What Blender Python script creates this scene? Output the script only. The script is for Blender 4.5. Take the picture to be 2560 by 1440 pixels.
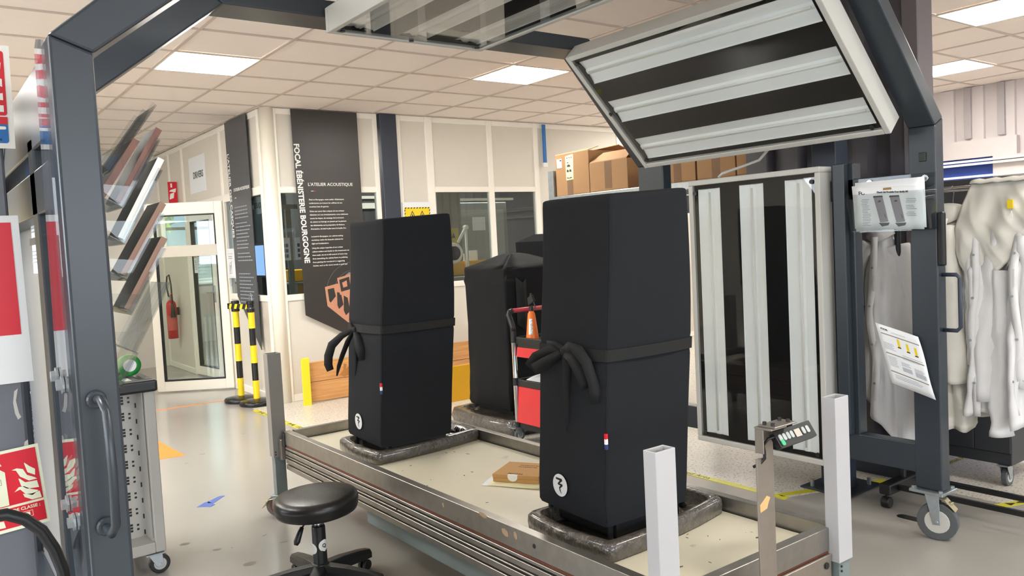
import bpy, bmesh, math, random
from mathutils import Matrix, Vector
random.seed(7)
for o in list(bpy.data.objects): bpy.data.objects.remove(o)
S = bpy.context.scene
COL = S.collection
PI = math.pi

# ---------------------------------------------------------------- camera, exposure, sky, sun
cam = bpy.data.cameras.new('camera'); camo = bpy.data.objects.new('camera', cam); COL.objects.link(camo)
cam.sensor_width = 36.0; cam.lens = 2022.0 / 2560.0 * 36.0; cam.clip_start = 0.02; cam.clip_end = 300
YAW, PITCH, ROLL = 0.639891, 0.056813, -0.0510536
f = Vector((math.sin(YAW), math.cos(YAW), 0)); r = Vector((math.cos(YAW), -math.sin(YAW), 0)); u = Vector((0, 0, 1))
f2 = math.cos(PITCH) * f - math.sin(PITCH) * u; u2 = math.sin(PITCH) * f + math.cos(PITCH) * u
r3 = math.cos(ROLL) * r + math.sin(ROLL) * u2; u3 = -math.sin(ROLL) * r + math.cos(ROLL) * u2
camo.matrix_world = Matrix(((r3.x, u3.x, -f2.x, 0), (r3.y, u3.y, -f2.y, 0), (r3.z, u3.z, -f2.z, 1.44), (0, 0, 0, 1)))
S.camera = camo
S.view_settings.view_transform = 'Standard'; S.view_settings.look = 'None'
S.view_settings.exposure = 1.42; S.view_settings.gamma = 1.0; S.view_settings.use_curve_mapping = False
S.cycles.use_denoising = True
S.cycles.max_bounces = 8; S.cycles.diffuse_bounces = 4; S.cycles.glossy_bounces = 4; S.cycles.transmission_bounces = 6
S.cycles.transparent_max_bounces = 12; S.cycles.sample_clamp_indirect = 6.0
S.cycles.caustics_reflective = False; S.cycles.caustics_refractive = False

W = bpy.data.worlds.new('sky'); S.world = W; W.use_nodes = True
wn = W.node_tree.nodes; wl = W.node_tree.links
bgn = wn['Background']
skyt = wn.new('ShaderNodeTexSky'); skyt.sky_type = 'PREETHAM' if False else 'HOSEK_WILKIE'
skyt.sun_direction = (0.2, -0.5, 0.84); skyt.turbidity = 3.0
wl.new(skyt.outputs[0], bgn.inputs[0]); bgn.inputs[1].default_value = 1.6

sun = bpy.data.lights.new('sun', 'SUN'); sun.energy = 5.0; sun.angle = 0.01; sun.color = (1, .95, .85)
suno = bpy.data.objects.new('sun', sun); COL.objects.link(suno)
suno.rotation_euler = (math.radians(28), math.radians(10), 0)

CEIL_E = 16.0      # radiance of the ceiling light panels
def day(name, loc, size, rot, power, color=(.86, .93, 1.0)):
    l = bpy.data.lights.new(name, 'AREA'); l.shape = 'RECTANGLE'; l.size, l.size_y = size; l.energy = power; l.color = color
    o = bpy.data.objects.new(name, l); COL.objects.link(o); o.location = loc; o.rotation_euler = rot
    return o
# daylight through the two window bands of the hall (behind the camera and on its left) and of the room beyond
day('daylight_back', (2.0, -4.95, 1.75), (9.0, 1.5), (math.radians(35), 0, 0), 150)
day('daylight_side', (-4.95, 3.0, 1.75), (1.5, 9.0), (0, math.radians(-38), 0), 170)
day('daylight_end', (3.8, 14.7, 1.9), (2.6, 1.3), (-math.radians(60), 0, 0), 12)
day('workshop_fill', (6.2, 9.2, 2.75), (2.4, .6), (0, 0, 0), 48, (1, .95, .88))  # added area light, not a fitting, to brighten the workshop behind the glass
day('desk_fill', (3.6, 9.9, 2.75), (.6, 1.2), (0, 0, 0), 34, (1, .96, .9))  # unseen fill added overhead so the side room reads brighter

# ---------------------------------------------------------------- materials
def lin(h):
    h = h.lstrip('#'); c = [int(h[i:i + 2], 16) / 255 for i in (0, 2, 4)]
    return tuple((x / 12.92 if x <= .04045 else ((x + .055) / 1.055) ** 2.4) for x in c) + (1,)
_M = {}
def mat(name, col, rough=.5, metal=0., var=.06, scale=8., bump=0., bscale=200., coat=0., spec=.5, emit=0., sheen=0., bdist=.004):
    if name in _M: return _M[name]
    m = bpy.data.materials.new(name); m.use_nodes = True; nt = m.node_tree; b = nt.nodes['Principled BSDF']
    c = lin(col)
    tc = nt.nodes.new('ShaderNodeTexCoord'); nz = nt.nodes.new('ShaderNodeTexNoise')
    nz.inputs['Scale'].default_value = scale; nz.inputs['Detail'].default_value = 5
    nt.links.new(tc.outputs['Object'], nz.inputs['Vector'])
    if var > 0:
        mx = nt.nodes.new('ShaderNodeMix'); mx.data_type = 'RGBA'
        mx.inputs[6].default_value = tuple(x * (1 - var) for x in c[:3]) + (1,)
        mx.inputs[7].default_value = tuple(min(1, x * (1 + var)) for x in c[:3]) + (1,)
        nt.links.new(nz.outputs[0], mx.inputs[0]); nt.links.new(mx.outputs[2], b.inputs['Base Color'])
    else: b.inputs['Base Color'].default_value = c
    b.inputs['Roughness'].default_value = rough; b.inputs['Metallic'].default_value = metal
    b.inputs['Coat Weight'].default_value = coat; b.inputs['Coat Roughness'].default_value = .12; b.inputs['Specular IOR Level'].default_value = spec
    b.inputs['Sheen Weight'].default_value = sheen
    if emit > 0:
        b.inputs['Emission Color'].default_value = c; b.inputs['Emission Strength'].default_value = emit
    if bump > 0:
        n2 = nt.nodes.new('ShaderNodeTexNoise'); n2.inputs['Scale'].default_value = bscale; n2.inputs['Detail'].default_value = 3
        nt.links.new(tc.outputs['Object'], n2.inputs['Vector'])
        bp = nt.nodes.new('ShaderNodeBump'); bp.inputs['Strength'].default_value = bump; bp.inputs['Distance'].default_value = bdist
        nt.links.new(n2.outputs[0], bp.inputs['Height']); nt.links.new(bp.outputs[0], b.inputs['Normal'])
    _M[name] = m; return m
def glass(name, tint='#f4faf8', refl=1.0, rough=.0, frost=0.):
    if name in _M: return _M[name]
    m = bpy.data.materials.new(name); m.use_nodes = True; nt = m.node_tree
    for n in list(nt.nodes): nt.nodes.remove(n)
    out = nt.nodes.new('ShaderNodeOutputMaterial'); mix = nt.nodes.new('ShaderNodeMixShader')
    tr = nt.nodes.new('ShaderNodeBsdfTransparent'); gl = nt.nodes.new('ShaderNodeBsdfGlossy'); fr = nt.nodes.new('ShaderNodeFresnel')
    ge = nt.nodes.new('ShaderNodeNewGeometry'); mm = nt.nodes.new('ShaderNodeMath'); mm.operation = 'MULTIPLY_ADD'   # same Fresnel from both sides of the thin sheet
    mm.inputs[1].default_value = 1 / 1.5 - 1.5; mm.inputs[2].default_value = 1.5
    nt.links.new(ge.outputs['Backfacing'], mm.inputs[0]); nt.links.new(mm.outputs[0], fr.inputs[0]); tr.inputs[0].default_value = lin(tint); gl.inputs['Roughness'].default_value = rough
    gl.inputs['Color'].default_value = (refl, refl, refl, 1)
    nt.links.new(fr.outputs[0], mix.inputs[0]); nt.links.new(tr.outputs[0], mix.inputs[1]); nt.links.new(gl.outputs[0], mix.inputs[2])
    last = mix
    if frost > 0:
        df = nt.nodes.new('ShaderNodeBsdfDiffuse'); df.inputs[0].default_value = lin(tint); m2 = nt.nodes.new('ShaderNodeMixShader')
        m2.inputs[0].default_value = frost; nt.links.new(mix.outputs[0], m2.inputs[1]); nt.links.new(df.outputs[0], m2.inputs[2]); last = m2
    nt.links.new(last.outputs[0], out.inputs[0]); _M[name] = m; return m
def speckle(name, c0, c1, rough, scale, lo, hi, coat=0., c2=None):
    m = bpy.data.materials.new(name); m.use_nodes = True; nt = m.node_tree; b = nt.nodes['Principled BSDF']
    tc = nt.nodes.new('ShaderNodeTexCoord'); nz = nt.nodes.new('ShaderNodeTexNoise'); nz.inputs['Scale'].default_value = scale; nz.inputs['Detail'].default_value = 4
    rp = nt.nodes.new('ShaderNodeValToRGB'); rp.color_ramp.elements[0].position = lo; rp.color_ramp.elements[1].position = hi
    rp.color_ramp.elements[0].color = lin(c1); rp.color_ramp.elements[1].color = lin(c0)
    if c2:
        e = rp.color_ramp.elements.new(min(.99, hi + .18)); e.color = lin(c2)
    nt.links.new(tc.outputs['Object'], nz.inputs[0]); nt.links.new(nz.outputs[0], rp.inputs[0]); nt.links.new(rp.outputs[0], b.inputs['Base Color'])
    b.inputs['Roughness'].default_value = rough; b.inputs['Coat Weight'].default_value = coat; _M[name] = m; return m
def wood(name, c0, c1, rough=.6, axis=0, scale=3.):
    m = bpy.data.materials.new(name); m.use_nodes = True; nt = m.node_tree; b = nt.nodes['Principled BSDF']
    tc = nt.nodes.new('ShaderNodeTexCoord'); mp = nt.nodes.new('ShaderNodeMapping'); sc = [14., 14., 14.]; sc[axis] = .9
    mp.inputs['Scale'].default_value = sc; nz = nt.nodes.new('ShaderNodeTexNoise'); nz.inputs['Scale'].default_value = scale; nz.inputs['Detail'].default_value = 6
    rp = nt.nodes.new('ShaderNodeValToRGB'); rp.color_ramp.elements[0].position = .35; rp.color_ramp.elements[1].position = .65
    rp.color_ramp.elements[0].color = lin(c0); rp.color_ramp.elements[1].color = lin(c1)
    nt.links.new(tc.outputs['Object'], mp.inputs[0]); nt.links.new(mp.outputs[0], nz.inputs[0]); nt.links.new(nz.outputs[0], rp.inputs[0])
    nt.links.new(rp.outputs[0], b.inputs['Base Color']); b.inputs['Roughness'].default_value = rough; _M[name] = m; return m

M_tile = mat('ceiling_tile', '#f6ebe3', .9, var=.02, bump=.25, bscale=400)
M_grid = mat('ceiling_grid', '#cdbfb4', .6)
M_lamp = mat('lit_panel', '#fffdf6', .5, var=0, emit=CEIL_E)
M_lframe = mat('lamp_frame', '#f2efe8', .4)
M_panel = mat('partition_panel', '#dfd8cb', .55, var=.02, bump=.08, bscale=500)
M_white = mat('white_profile', '#f9f3e7', .3, var=.02)
M_col = mat('white_column', '#f6efdf', .18, var=.05, scale=3)
M_back = mat('back_wall', '#e3ded6', .6, var=.02)
M_clad = mat('pink_white_cladding', '#cdc4c3', .45, var=.03)
M_gantry = mat('grey_powder_coat', '#2e353c', .32, var=.05, scale=14, bump=.05, bscale=900)
M_darknavy = mat('navy_steel', '#2f3644', .4)
M_mauve = mat('mauve_grey_steel', '#6a6367', .45)
M_alu = mat('worn_aluminium', '#98938c', .36, metal=.85, var=.22, scale=22, bump=.05, bscale=120)
M_galv = mat('galvanised_steel', '#aeb6bb', .3, metal=.8, var=.25, scale=30)
M_steel = mat('brushed_stainless', '#a39a90', .33, metal=.8, var=.14, scale=18)
M_chrome = mat('chrome', '#d8dadb', .12, metal=1., var=.02)
M_sheath = mat('light_grey_sheath', '#b4b3b4', .4, var=.04)
M_sheathd = mat('grey_sheath', '#8b8681', .4, var=.05)
M_green = mat('grey_green_tube', '#76807f', .4, var=.1)
M_rust = mat('brown_slot_strip', '#6a3c2a', .6)
M_bed = speckle('cream_bed', '#ddd5be', '#8f8773', .35, 6., .27, .34)
M_foam = mat('film_wrapped_grey_foam', '#4a443d', .34, var=.75, scale=26, bump=1.0, bscale=32, coat=.9, bdist=.02)
M_foamin = mat('dark_foam', '#3d3833', .8, var=.3, scale=30)
M_cover = mat('charcoal_cloth_cover', '#191b1f', .9, var=.12, scale=60, bump=.25, bscale=700, spec=.3)
M_cover2 = mat('thin_black_cloth', '#0b0c0e', .8, var=.12, scale=20, spec=.3)
M_ribbon = mat('black_ribbon', '#0a0a0b', .8, var=.1)
M_black = mat('black_plastic', '#17181a', .4)
M_blackm = mat('matt_black', '#0b0b0c', .5, var=.03)
M_leather = mat('black_leatherette', '#1d1b1a', .33, var=.1, bump=.12, bscale=120)
M_rubber = mat('grey_rubber', '#55585a', .6)
M_card = mat('cardboard', '#a88058', .8, var=.05, scale=10)
M_cardin = mat('cardboard_inside', '#6f5a45', .85)
M_kraft = mat('kraft_box', '#c29459', .7, var=.04)
M_tapec = glass('clear_tape', '#e8d8c0', .9, .12, frost=.12)
M_paper = mat('paper', '#eef0f2', .6, var=.02)
M_cream = mat('cream_paper', '#ece3b8', .7, var=.03)
M_ink = mat('ink', '#3a3c42', .6, var=0)
M_inkl = mat('grey_ink', '#9aa0a8', .6, var=0)
M_brownink = mat('taupe_ink', '#8a8172', .6, var=0)
M_red = mat('signal_red', '#d8112c', .4, var=.03)
M_redp = mat('gloss_red', '#cf2025', .28, var=.04)
M_redt = mat('tool_red', '#d8343a', .3, var=.08)
M_blue = mat('signal_blue', '#2470b8', .5, var=.03)
M_cobalt = mat('cobalt_plastic', '#1838c8', .35)
M_navyblue = mat('royal_blue', '#23449a', .4)
M_hose = mat('blue_hose', '#1b2f86', .3)
M_yel = mat('safety_yellow', '#f2d21c', .4, var=.05)
M_ybin = mat('yellow_plastic', '#e8ae1c', .45)
M_blk = mat('stanchion_black', '#141414', .25)
M_tape = mat('yellow_floor_tape', '#c9c22a', .35, var=.12, scale=20)
M_orange = mat('orange_plastic', '#f0761e', .38, var=.05)
M_orangef = mat('orange_floor_marking', '#e88f3c', .35)
M_lumen = mat('photoluminescent', '#eef2d6', .5, var=.02)
M_white2 = mat('white_lettering', '#f4f2ec', .5, var=0)
M_banner = mat('charcoal_banner', '#3b3734', .38, var=.03)
M_banner2 = mat('slate_banner', '#44464b', .38, var=.03)
M_copper = mat('copper_print', '#c98d70', .5, var=.1, scale=30)
M_skin = mat('printed_skin', '#e0a489', .6, var=.05)
M_greyc = mat('cart_grey', '#b4b1aa', .4, var=.04)
M_darkc = mat('anthracite_cabinet', '#34363a', .5, var=.05)
M_coat = mat('white_coat_cloth', '#d6d4d3', .85, var=.04, scale=25, bump=.15, bscale=600, sheen=.1)
M_coatw = mat('cream_coat_cloth', '#d8d4ca', .85, var=.04, scale=25, bump=.15, bscale=600, sheen=.1)
M_refl = mat('white_reflector', '#fbfdfc', .35, var=.01)
M_lpframe = mat('lamp_panel_aluminium', '#c3c2bc', .42, var=.04)
M_glassb = mat('black_backboard', '#050506', .6, var=0, spec=.15)
M_glass = glass('clear_glass')
M_glassd = glass('tinted_glass', '#d3dada', .8)
M_acryl = glass('clear_acrylic', '#f8fafa', .4, .02)
M_wdark = mat('dark_room_wall', '#4c4c4c', .7)
M_wdark2 = mat('dim_grey_equipment', '#82847f', .6)
M_pine = wood('pine_plank', '#c58a52', '#dba468', .55, 0)
M_wbrown = wood('walnut_veneer', '#5a2e1c', '#7a4428', .35, 2)
M_green2 = mat('green_tape', '#1f8a3a', .4)
M_leaf = mat('leaf', '#8fae2a', .6, var=.3, scale=3)
M_bark = mat('bark', '#5a4a38', .8)
M_asphalt = mat('yard', '#9a9a94', .9)
M_screen = mat('lit_screen', '#9fc4ff', .3, var=0, emit=1.0)

# ---------------------------------------------------------------- mesh helpers
class B:
    def __init__(s): s.v = []; s.f = []
    def add(s, vs, fs):
        n = len(s.v); s.v += [tuple(v) for v in vs]; s.f += [tuple(i + n for i in q) for q in fs]; return s
    def box(s, x0, x1, y0, y1, z0, z1):
        return s.add([(x0, y0, z0), (x1, y0, z0), (x1, y1, z0), (x0, y1, z0), (x0, y0, z1), (x1, y0, z1), (x1, y1, z1), (x0, y1, z1)],
                     [(0, 3, 2, 1), (4, 5, 6, 7), (0, 1, 5, 4), (1, 2, 6, 5), (2, 3, 7, 6), (3, 0, 4, 7)])
    def hexa(s, p): return s.add(p, [(0, 3, 2, 1), (4, 5, 6, 7), (0, 1, 5, 4), (1, 2, 6, 5), (2, 3, 7, 6), (3, 0, 4, 7)])
    def prism(s, pts, ext):
        n = len(pts); e = Vector(ext); a = [Vector(p) for p in pts]; b = [p + e for p in a]
        return s.add(a + b, [tuple(range(n))[::-1], tuple(range(n, 2 * n))] + [(i, (i + 1) % n, (i + 1) % n + n, i + n) for i in range(n)])
    def ring(s, outer, inner, ext):
        n = len(outer); e = Vector(ext); o = [Vector(p) for p in outer]; i_ = [Vector(p) for p in inner]
        vs = o + i_ + [p + e for p in o] + [p + e for p in i_]; fs = []
        for k in range(n):
            j = (k + 1) % n
            fs += [(k, j, n + j, n + k)[::-1], (2 * n + k, 2 * n + j, 3 * n + j, 3 * n + k), (k, j, 2 * n + j, 2 * n + k), (n + j, n + k, 3 * n + k, 3 * n + j)]
        return s.add(vs, fs)
    def cyl(s, a, b, r0, r1=None, n=14, cap=True):
        a = Vector(a); b = Vector(b); r1 = r0 if r1 is None else r1; d = (b - a).normalized()
        x = d.orthogonal().normalized(); y = d.cross(x)
        vs = [a + r0 * (math.cos(t) * x + math.sin(t) * y) for t in [2 * PI * k / n for k in range(n)]]
        vs += [b + r1 * (math.cos(t) * x + math.sin(t) * y) for t in [2 * PI * k / n for k in range(n)]]
        fs = [(i, (i + 1) % n, (i + 1) % n + n, i + n) for i in range(n)]
        if cap: fs += [tuple(range(n))[::-1], tuple(range(n, 2 * n))]
        return s.add(vs, fs)
    def tube(s, pts, rad, n=8, cap=True):
        P = [Vector(p) for p in pts]; m = len(P); rad = rad if isinstance(rad, (list, tuple)) else [rad] * m
        vs = []; x = None
        for i, p in enumerate(P):
            d = (P[min(i + 1, m - 1)] - P[max(i - 1, 0)]).normalized()
            x = d.orthogonal().normalized() if x is None else (x - d * x.dot(d)).normalized()
            y = d.cross(x)
            vs += [p + rad[i] * (math.cos(2 * PI * k / n) * x + math.sin(2 * PI * k / n) * y) for k in range(n)]
        fs = [(i * n + k, i * n + (k + 1) % n, (i + 1) * n + (k + 1) % n, (i + 1) * n + k) for i in range(m - 1) for k in range(n)]
        if cap: fs += [tuple(range(n))[::-1], tuple(range((m - 1) * n, m * n))]
        return s.add(vs, fs)
    def lathe(s, prof, c=(0, 0, 0), n=24, ax='z'):
        c = Vector(c); vs = []; m = len(prof)
        for (r_, h) in prof:
            for k in range(n):
                t = 2 * PI * k / n; a, b_ = r_ * math.cos(t), r_ * math.sin(t)
                vs.append(c + (Vector((a, b_, h)) if ax == 'z' else Vector((h, a, b_)) if ax == 'x' else Vector((b_, h, a))))
        fs = [(i * n + k, i * n + (k + 1) % n, (i + 1) * n + (k + 1) % n, (i + 1) * n + k) for i in range(m - 1) for k in range(n)]
        fs += [tuple(range(n))[::-1], tuple(range((m - 1) * n, m * n))]
        return s.add(vs, fs)
    def loft(s, secs, cap=True):
        n = len(secs[0]); m = len(secs); vs = [p for q in secs for p in q]
        fs = [(i * n + k, i * n + (k + 1) % n, (i + 1) * n + (k + 1) % n, (i + 1) * n + k) for i in range(m - 1) for k in range(n)]
        if cap: fs += [tuple(range(n))[::-1], tuple(range((m - 1) * n, m * n))]
        return s.add(vs, fs)
    def grid(s, rows):
        m = len(rows); n = len(rows[0])
        return s.add([p for q in rows for p in q], [(i * n + k, i * n + k + 1, (i + 1) * n + k + 1, (i + 1) * n + k) for i in range(m - 1) for k in range(n - 1)])
    def ball(s, c, r_, n=12, sq=(1, 1, 1)):
        prof = [(max(1e-4, math.sin(PI * k / (n // 2))), -math.cos(PI * k / (n // 2))) for k in range(n // 2 + 1)]
        b = B().lathe(prof, n=n); c = Vector(c)
        return s.add([(c.x + v[0] * r_ * sq[0], c.y + v[1] * r_ * sq[1], c.z + v[2] * r_ * sq[2]) for v in b.v], b.f)
    def build(s, name, material, parent=None, smooth=False, bevel=0., seg=1, local=False, solid=0., sub=0):
        me = bpy.data.meshes.new(name); off = Vector((0, 0, 0))
        if parent is not None and not local: off = wloc(parent)
        me.from_pydata([tuple(Vector(v) - off) for v in s.v], [], s.f); me.update()
        bm = bmesh.new(); bm.from_mesh(me); bmesh.ops.recalc_face_normals(bm, faces=bm.faces); bm.to_mesh(me); bm.free()
        me.materials.append(material)
        if smooth:
            for p in me.polygons: p.use_smooth = True
        o = bpy.data.objects.new(name, me); COL.objects.link(o)
        if parent is not None: o.parent = parent
        if solid: q = o.modifiers.new('s', 'SOLIDIFY'); q.thickness = solid; q.offset = 0
        if bevel:
            q = o.modifiers.new('b', 'BEVEL'); q.width = bevel; q.segments = seg; q.limit_method = 'ANGLE'; q.angle_limit = .6
        if sub: q = o.modifiers.new('u', 'SUBSURF'); q.levels = sub; q.render_levels = sub
        return o
def wloc(o):
    v = Vector((0, 0, 0))
    while o is not None: v += o.location; o = o.parent
    return v
def tag(o, label, cat, group=None, kind=None):
    o['label'] = label; o['category'] = cat
    if group: o['group'] = group
    if kind: o['kind'] = kind
    return o
def thing(name, label, cat, loc, group=None):
    o = bpy.data.objects.new(name, None); COL.objects.link(o); o.location = loc; o.empty_display_size = .05
    return tag(o, label, cat, group)
def struct(o): o['kind'] = 'structure'; return o
def stuff(o): o['kind'] = 'stuff'; return o
def recenter(o):
    me = o.data; c = Vector((0, 0, 0))
    lo = [min(v.co[i] for v in me.vertices) for i in range(3)]; hi = [max(v.co[i] for v in me.vertices) for i in range(3)]
    c = Vector(((lo[0] + hi[0]) / 2, (lo[1] + hi[1]) / 2, lo[2]))
    for v in me.vertices: v.co -= c
    o.location = o.location + c; return o
def solo(b, name, material, label, cat, group=None, **k):
    return tag(recenter(b.build(name, material, **k)), label, cat, group)
def copy_tree(o, parent=None):
    c = o.copy(); COL.objects.link(c)
    if parent is not None: c.parent = parent
    for ch in list(o.children):
        if ch.parent == o: copy_tree(ch, c)
    return c
_fonts = {}
def txt(s, P, right, up, size, material, parent=None, name='lettering', align='LEFT', bold=0., ext=.0006, lines=1.0, xs=1.0):
    cu = bpy.data.curves.new('t', 'FONT'); cu.body = s; cu.size = size; cu.align_x = align; cu.extrude = ext; cu.offset = bold; cu.space_line = lines
    cu.resolution_u = 3
    to = bpy.data.objects.new('t', cu); COL.objects.link(to)
    bpy.context.view_layer.update()
    me = bpy.data.meshes.new_from_object(to.evaluated_get(bpy.context.evaluated_depsgraph_get()))
    bpy.data.objects.remove(to); bpy.data.curves.remove(cu)
    R_ = Vector(right).normalized(); U_ = Vector(up).normalized(); N_ = R_.cross(U_)
    off = wloc(parent) if parent is not None else Vector((0, 0, 0))
    mw = Matrix(((R_.x * xs, U_.x, N_.x, P[0] - off.x), (R_.y * xs, U_.y, N_.y, P[1] - off.y), (R_.z * xs, U_.z, N_.z, P[2] - off.z), (0, 0, 0, 1)))
    me.transform(mw); me.materials.clear(); me.materials.append(material)
    o = bpy.data.objects.new(name, me); COL.objects.link(o)
    if parent is not None: o.parent = parent
    return o
def frame_pts(P, right, up): 
    R_ = Vector(right).normalized(); U_ = Vector(up).normalized(); P = Vector(P)
    return lambda a, b, c=0.: P + R_ * a + U_ * b + R_.cross(U_) * c
def flat(F, poly, material, name, parent, h=.0008, z=0.):
    """thin flat print / sheet: polygon poly in frame F, thickness h"""
    b = B(); pts = [F(a, c, z) for a, c in poly]; n = F(0, 0, 1) - F(0, 0, 0)
    b.prism(pts, n * h); return b.build(name, material, parent)
def rect(a0, a1, b0, b1): return [(a0, b0), (a1, b0), (a1, b1), (a0, b1)]
def rrect(a0, a1, b0, b1, r_, n=4):
    p = []
    for cx, cy, t0 in ((a1 - r_, b1 - r_, 0), (a0 + r_, b1 - r_, PI / 2), (a0 + r_, b0 + r_, PI), (a1 - r_, b0 + r_, 3 * PI / 2)):
        p += [(cx + r_ * math.cos(t0 + k * PI / 2 / n), cy + r_ * math.sin(t0 + k * PI / 2 / n)) for k in range(n + 1)]
    return p
def ell(cx, cy, rx, ry, n=24): return [(cx + rx * math.cos(2 * PI * k / n), cy + ry * math.sin(2 * PI * k / n)) for k in range(n)]
def caster(parent, x, y, ztop, r_, yaw=0., wheelmat=None, name='caster', w=.03, hub=None, brake=False):
    """fork + wheel under a thing (part caster > wheel)"""
    c, s_ = math.cos(yaw), math.sin(yaw)
    T = lambda a, b_, z: (x + a * c - b_ * s_, y + a * s_ + b_ * c, z)
    b = B(); b.hexa([T(-.04, -.03, ztop - .006), T(.04, -.03, ztop - .006), T(.04, .03, ztop - .006), T(-.04, .03, ztop - .006), T(-.04, -.03, ztop), T(.04, -.03, ztop), T(.04, .03, ztop), T(-.04, .03, ztop)])
    o_ = .02
    for sd in (-1, 1):
        y0 = sd * (w / 2 + .004); y1 = sd * (w / 2 + .008)
        b.hexa([T(o_ - .015, min(y0, y1), r_ - .012), T(o_ + .015, min(y0, y1), r_ - .012), T(o_ + .015, max(y0, y1), r_ - .012), T(o_ - .015, max(y0, y1), r_ - .012),
                T(-.028, min(y0, y1), ztop - .006), T(.03, min(y0, y1), ztop - .006), T(.03, max(y0, y1), ztop - .006), T(-.028, max(y0, y1), ztop - .006)])
    b.cyl(T(o_, -w / 2 - .01, r_), T(o_, w / 2 + .01, r_), .006, n=8)
    fo = b.build(name, M_galv, parent, bevel=.001)
    wb = B(); wb.cyl(T(o_, -w / 2, r_), T(o_, w / 2, r_), r_, n=24); wb.build('wheel', wheelmat or M_rubber, fo, bevel=.004, seg=2)
    hb = B(); hb.cyl(T(o_, -w / 2 - .002, r_), T(o_, w / 2 + .002, r_), r_ * .62, n=20); hb.build('wheel_hub', hub or M_lpframe, fo, bevel=.002)
    if brake:
        b = B(); b.hexa([T(-.02, -.028, ztop - .012), T(.055, -.028, ztop - .03), T(.055, .028, ztop - .03), T(-.02, .028, ztop - .012), T(-.02, -.028, ztop - .008), T(.055, -.028, ztop - .026), T(.055, .028, ztop - .026), T(-.02, .028, ztop - .008)])
        b.hexa([T(.055, -.028, ztop - .03), T(.095, -.026, ztop - .075), T(.095, .026, ztop - .075), T(.055, .028, ztop - .03), T(.055, -.028, ztop - .026), T(.098, -.026, ztop - .073), T(.098, .026, ztop - .073), T(.055, .028, ztop - .026)])
        b.box(*sorted((T(.07, 0, 0)[0] - .012, T(.07, 0, 0)[0] + .012)), *sorted((T(.07, 0, 0)[1] - .012, T(.07, 0, 0)[1] + .012)), ztop - .05, ztop - .038); b.build('brake_pedal', mat('zinc_yellow', '#b9b08e', .3, metal=.6), fo, bevel=.002)
    return fo
# ================================================================ THE ROOM
ZC = 2.83
# ---- floor: grey epoxy; a speckled zone under the far workshops
M_epoxy = mat('grey_epoxy', '#a09b95', .19, var=.05, scale=1.3, bump=.03, bscale=6)
M_terr = speckle('speckled_vinyl', '#d4cec3', '#8d867c', .3, 70., .36, .44)
struct(B().box(-5, 10, -5, 15, -.2, 0).build('floor', M_epoxy))
tz = B(); tz.prism([(2.50, 7.53, 0), (2.50, 5.6, 0), (3.66, 4.5, 0), (3.66, 2.58, 0), (4.32, 2.33, 0), (4.32, 1.75, 0), (5.2, 1.45, 0), (9.15, .6, 0), (9.15, 7.53, 0)], (0, 0, .002))
struct(tz.build('floor_speckled', M_terr))
struct(B().box(-30, 40, 15, 60, -.3, -.05).build('ground', M_asphalt))
# small dark scuffs and splashes on the epoxy
sc = B()
for k in range(46):
    x, y = random.uniform(.7, 2.4), random.uniform(2.4, 6.6); a = random.uniform(0, PI); l = random.uniform(.006, .022); w = l * random.uniform(.2, .5)
    if 1.5 < x and y < 4.4: continue
    sc.prism([(x + l * math.cos(a) * p - w * math.sin(a) * q, y + l * math.sin(a) * p + w * math.cos(a) * q, 0) for p, q in ((-1, -.3), (0, -1), (1, -.2), (.6, .8), (-.6, .6))], (0, 0, .0006))
stuff(sc.build('floor_scuff', mat('scuff', '#5c5750', .6)))
sc = B()
for x, y, r_ in ((1.02, 4.25, .026), (1.18, 3.75, .03), (1.12, 4.05, .02), (.98, 3.62, .025), (1.42, 2.65, .02)):
    sc.prism([(x + r_ * a, y + r_ * b_, 0) for a, b_ in ell(0, 0, 1, .8, 14)], (0, 0, .0005))
stuff(sc.build('floor_stain', mat('stain', '#6f6963', .35)))

# ---- ceiling: T-bar grid, mineral tiles, light panels
X0, Y0, T = 1.538, 5.12, .6
lights = {(4, 0), (0, 1), (7, -5), (10, -3), (-4, 1), (-4, -5), (0, -9), (4, -9), (-8, -2), (10, 2), (10, -9), (-8, 5), (-8, -9), (-3, 6), (-3, 3), (-4, -2)}  # panels out of view are added for light, last ones for the far ceiling
ceil_slab = struct(B().box(-5, 9.4, -5, 15, ZC + .12, ZC + .3).build('ceiling', M_tile))
gb = B()
for i in range(-10, 14):
    x = X0 + T * i
    if -5 < x < 9.2: gb.box(x - .012, x + .012, -5, 11.6, ZC, ZC + .008)
for j in range(-16, 12):
    y = Y0 + T * j
    if -5 < y < 11.6: gb.box(-5, 9.2, y - .012, y + .012, ZC - .0005, ZC + .0075)
g = gb.build('ceiling_grid', M_grid, ceil_slab)
tb = B(); h = T / 2 - .013; tb.box(-h, h, -h, h, 0, .015)
proto = tb.build('ceiling_tile', M_tile, ceil_slab, local=True)
tm = proto.data; COL.objects.unlink(proto); bpy.data.objects.remove(proto)
cells = []
for i in range(-11, 13):
    for j in range(-16, 11):
        if (i, j) in lights: continue
        x, y = X0 + T * (i + .5), Y0 + T * (j + .5)
        if x > 9.1 or y > 11.55: continue
        d = f.x * x + f.y * y; s_ = r.x * x + r.y * y
        vis = d > .8 and abs(s_) < d * .72 + .5 and d > 2.2
        cells.append((0 if vis else 1, math.hypot(x, y), x, y))
cells.sort()
rest = B()
for k, (vis, _, x, y) in enumerate(cells):
    z = ZC + .005 + random.uniform(0, .003)
    if k < 285 and vis == 0:
        o = bpy.data.objects.new('ceiling_tile', tm); COL.objects.link(o); o.parent = ceil_slab; o.location = (x, y, z)
    else: rest.box(x - h, x + h, y - h, y + h, z, z + .015)
stuff(rest.build('ceiling_tiles_beyond', M_tile, ceil_slab))
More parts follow.
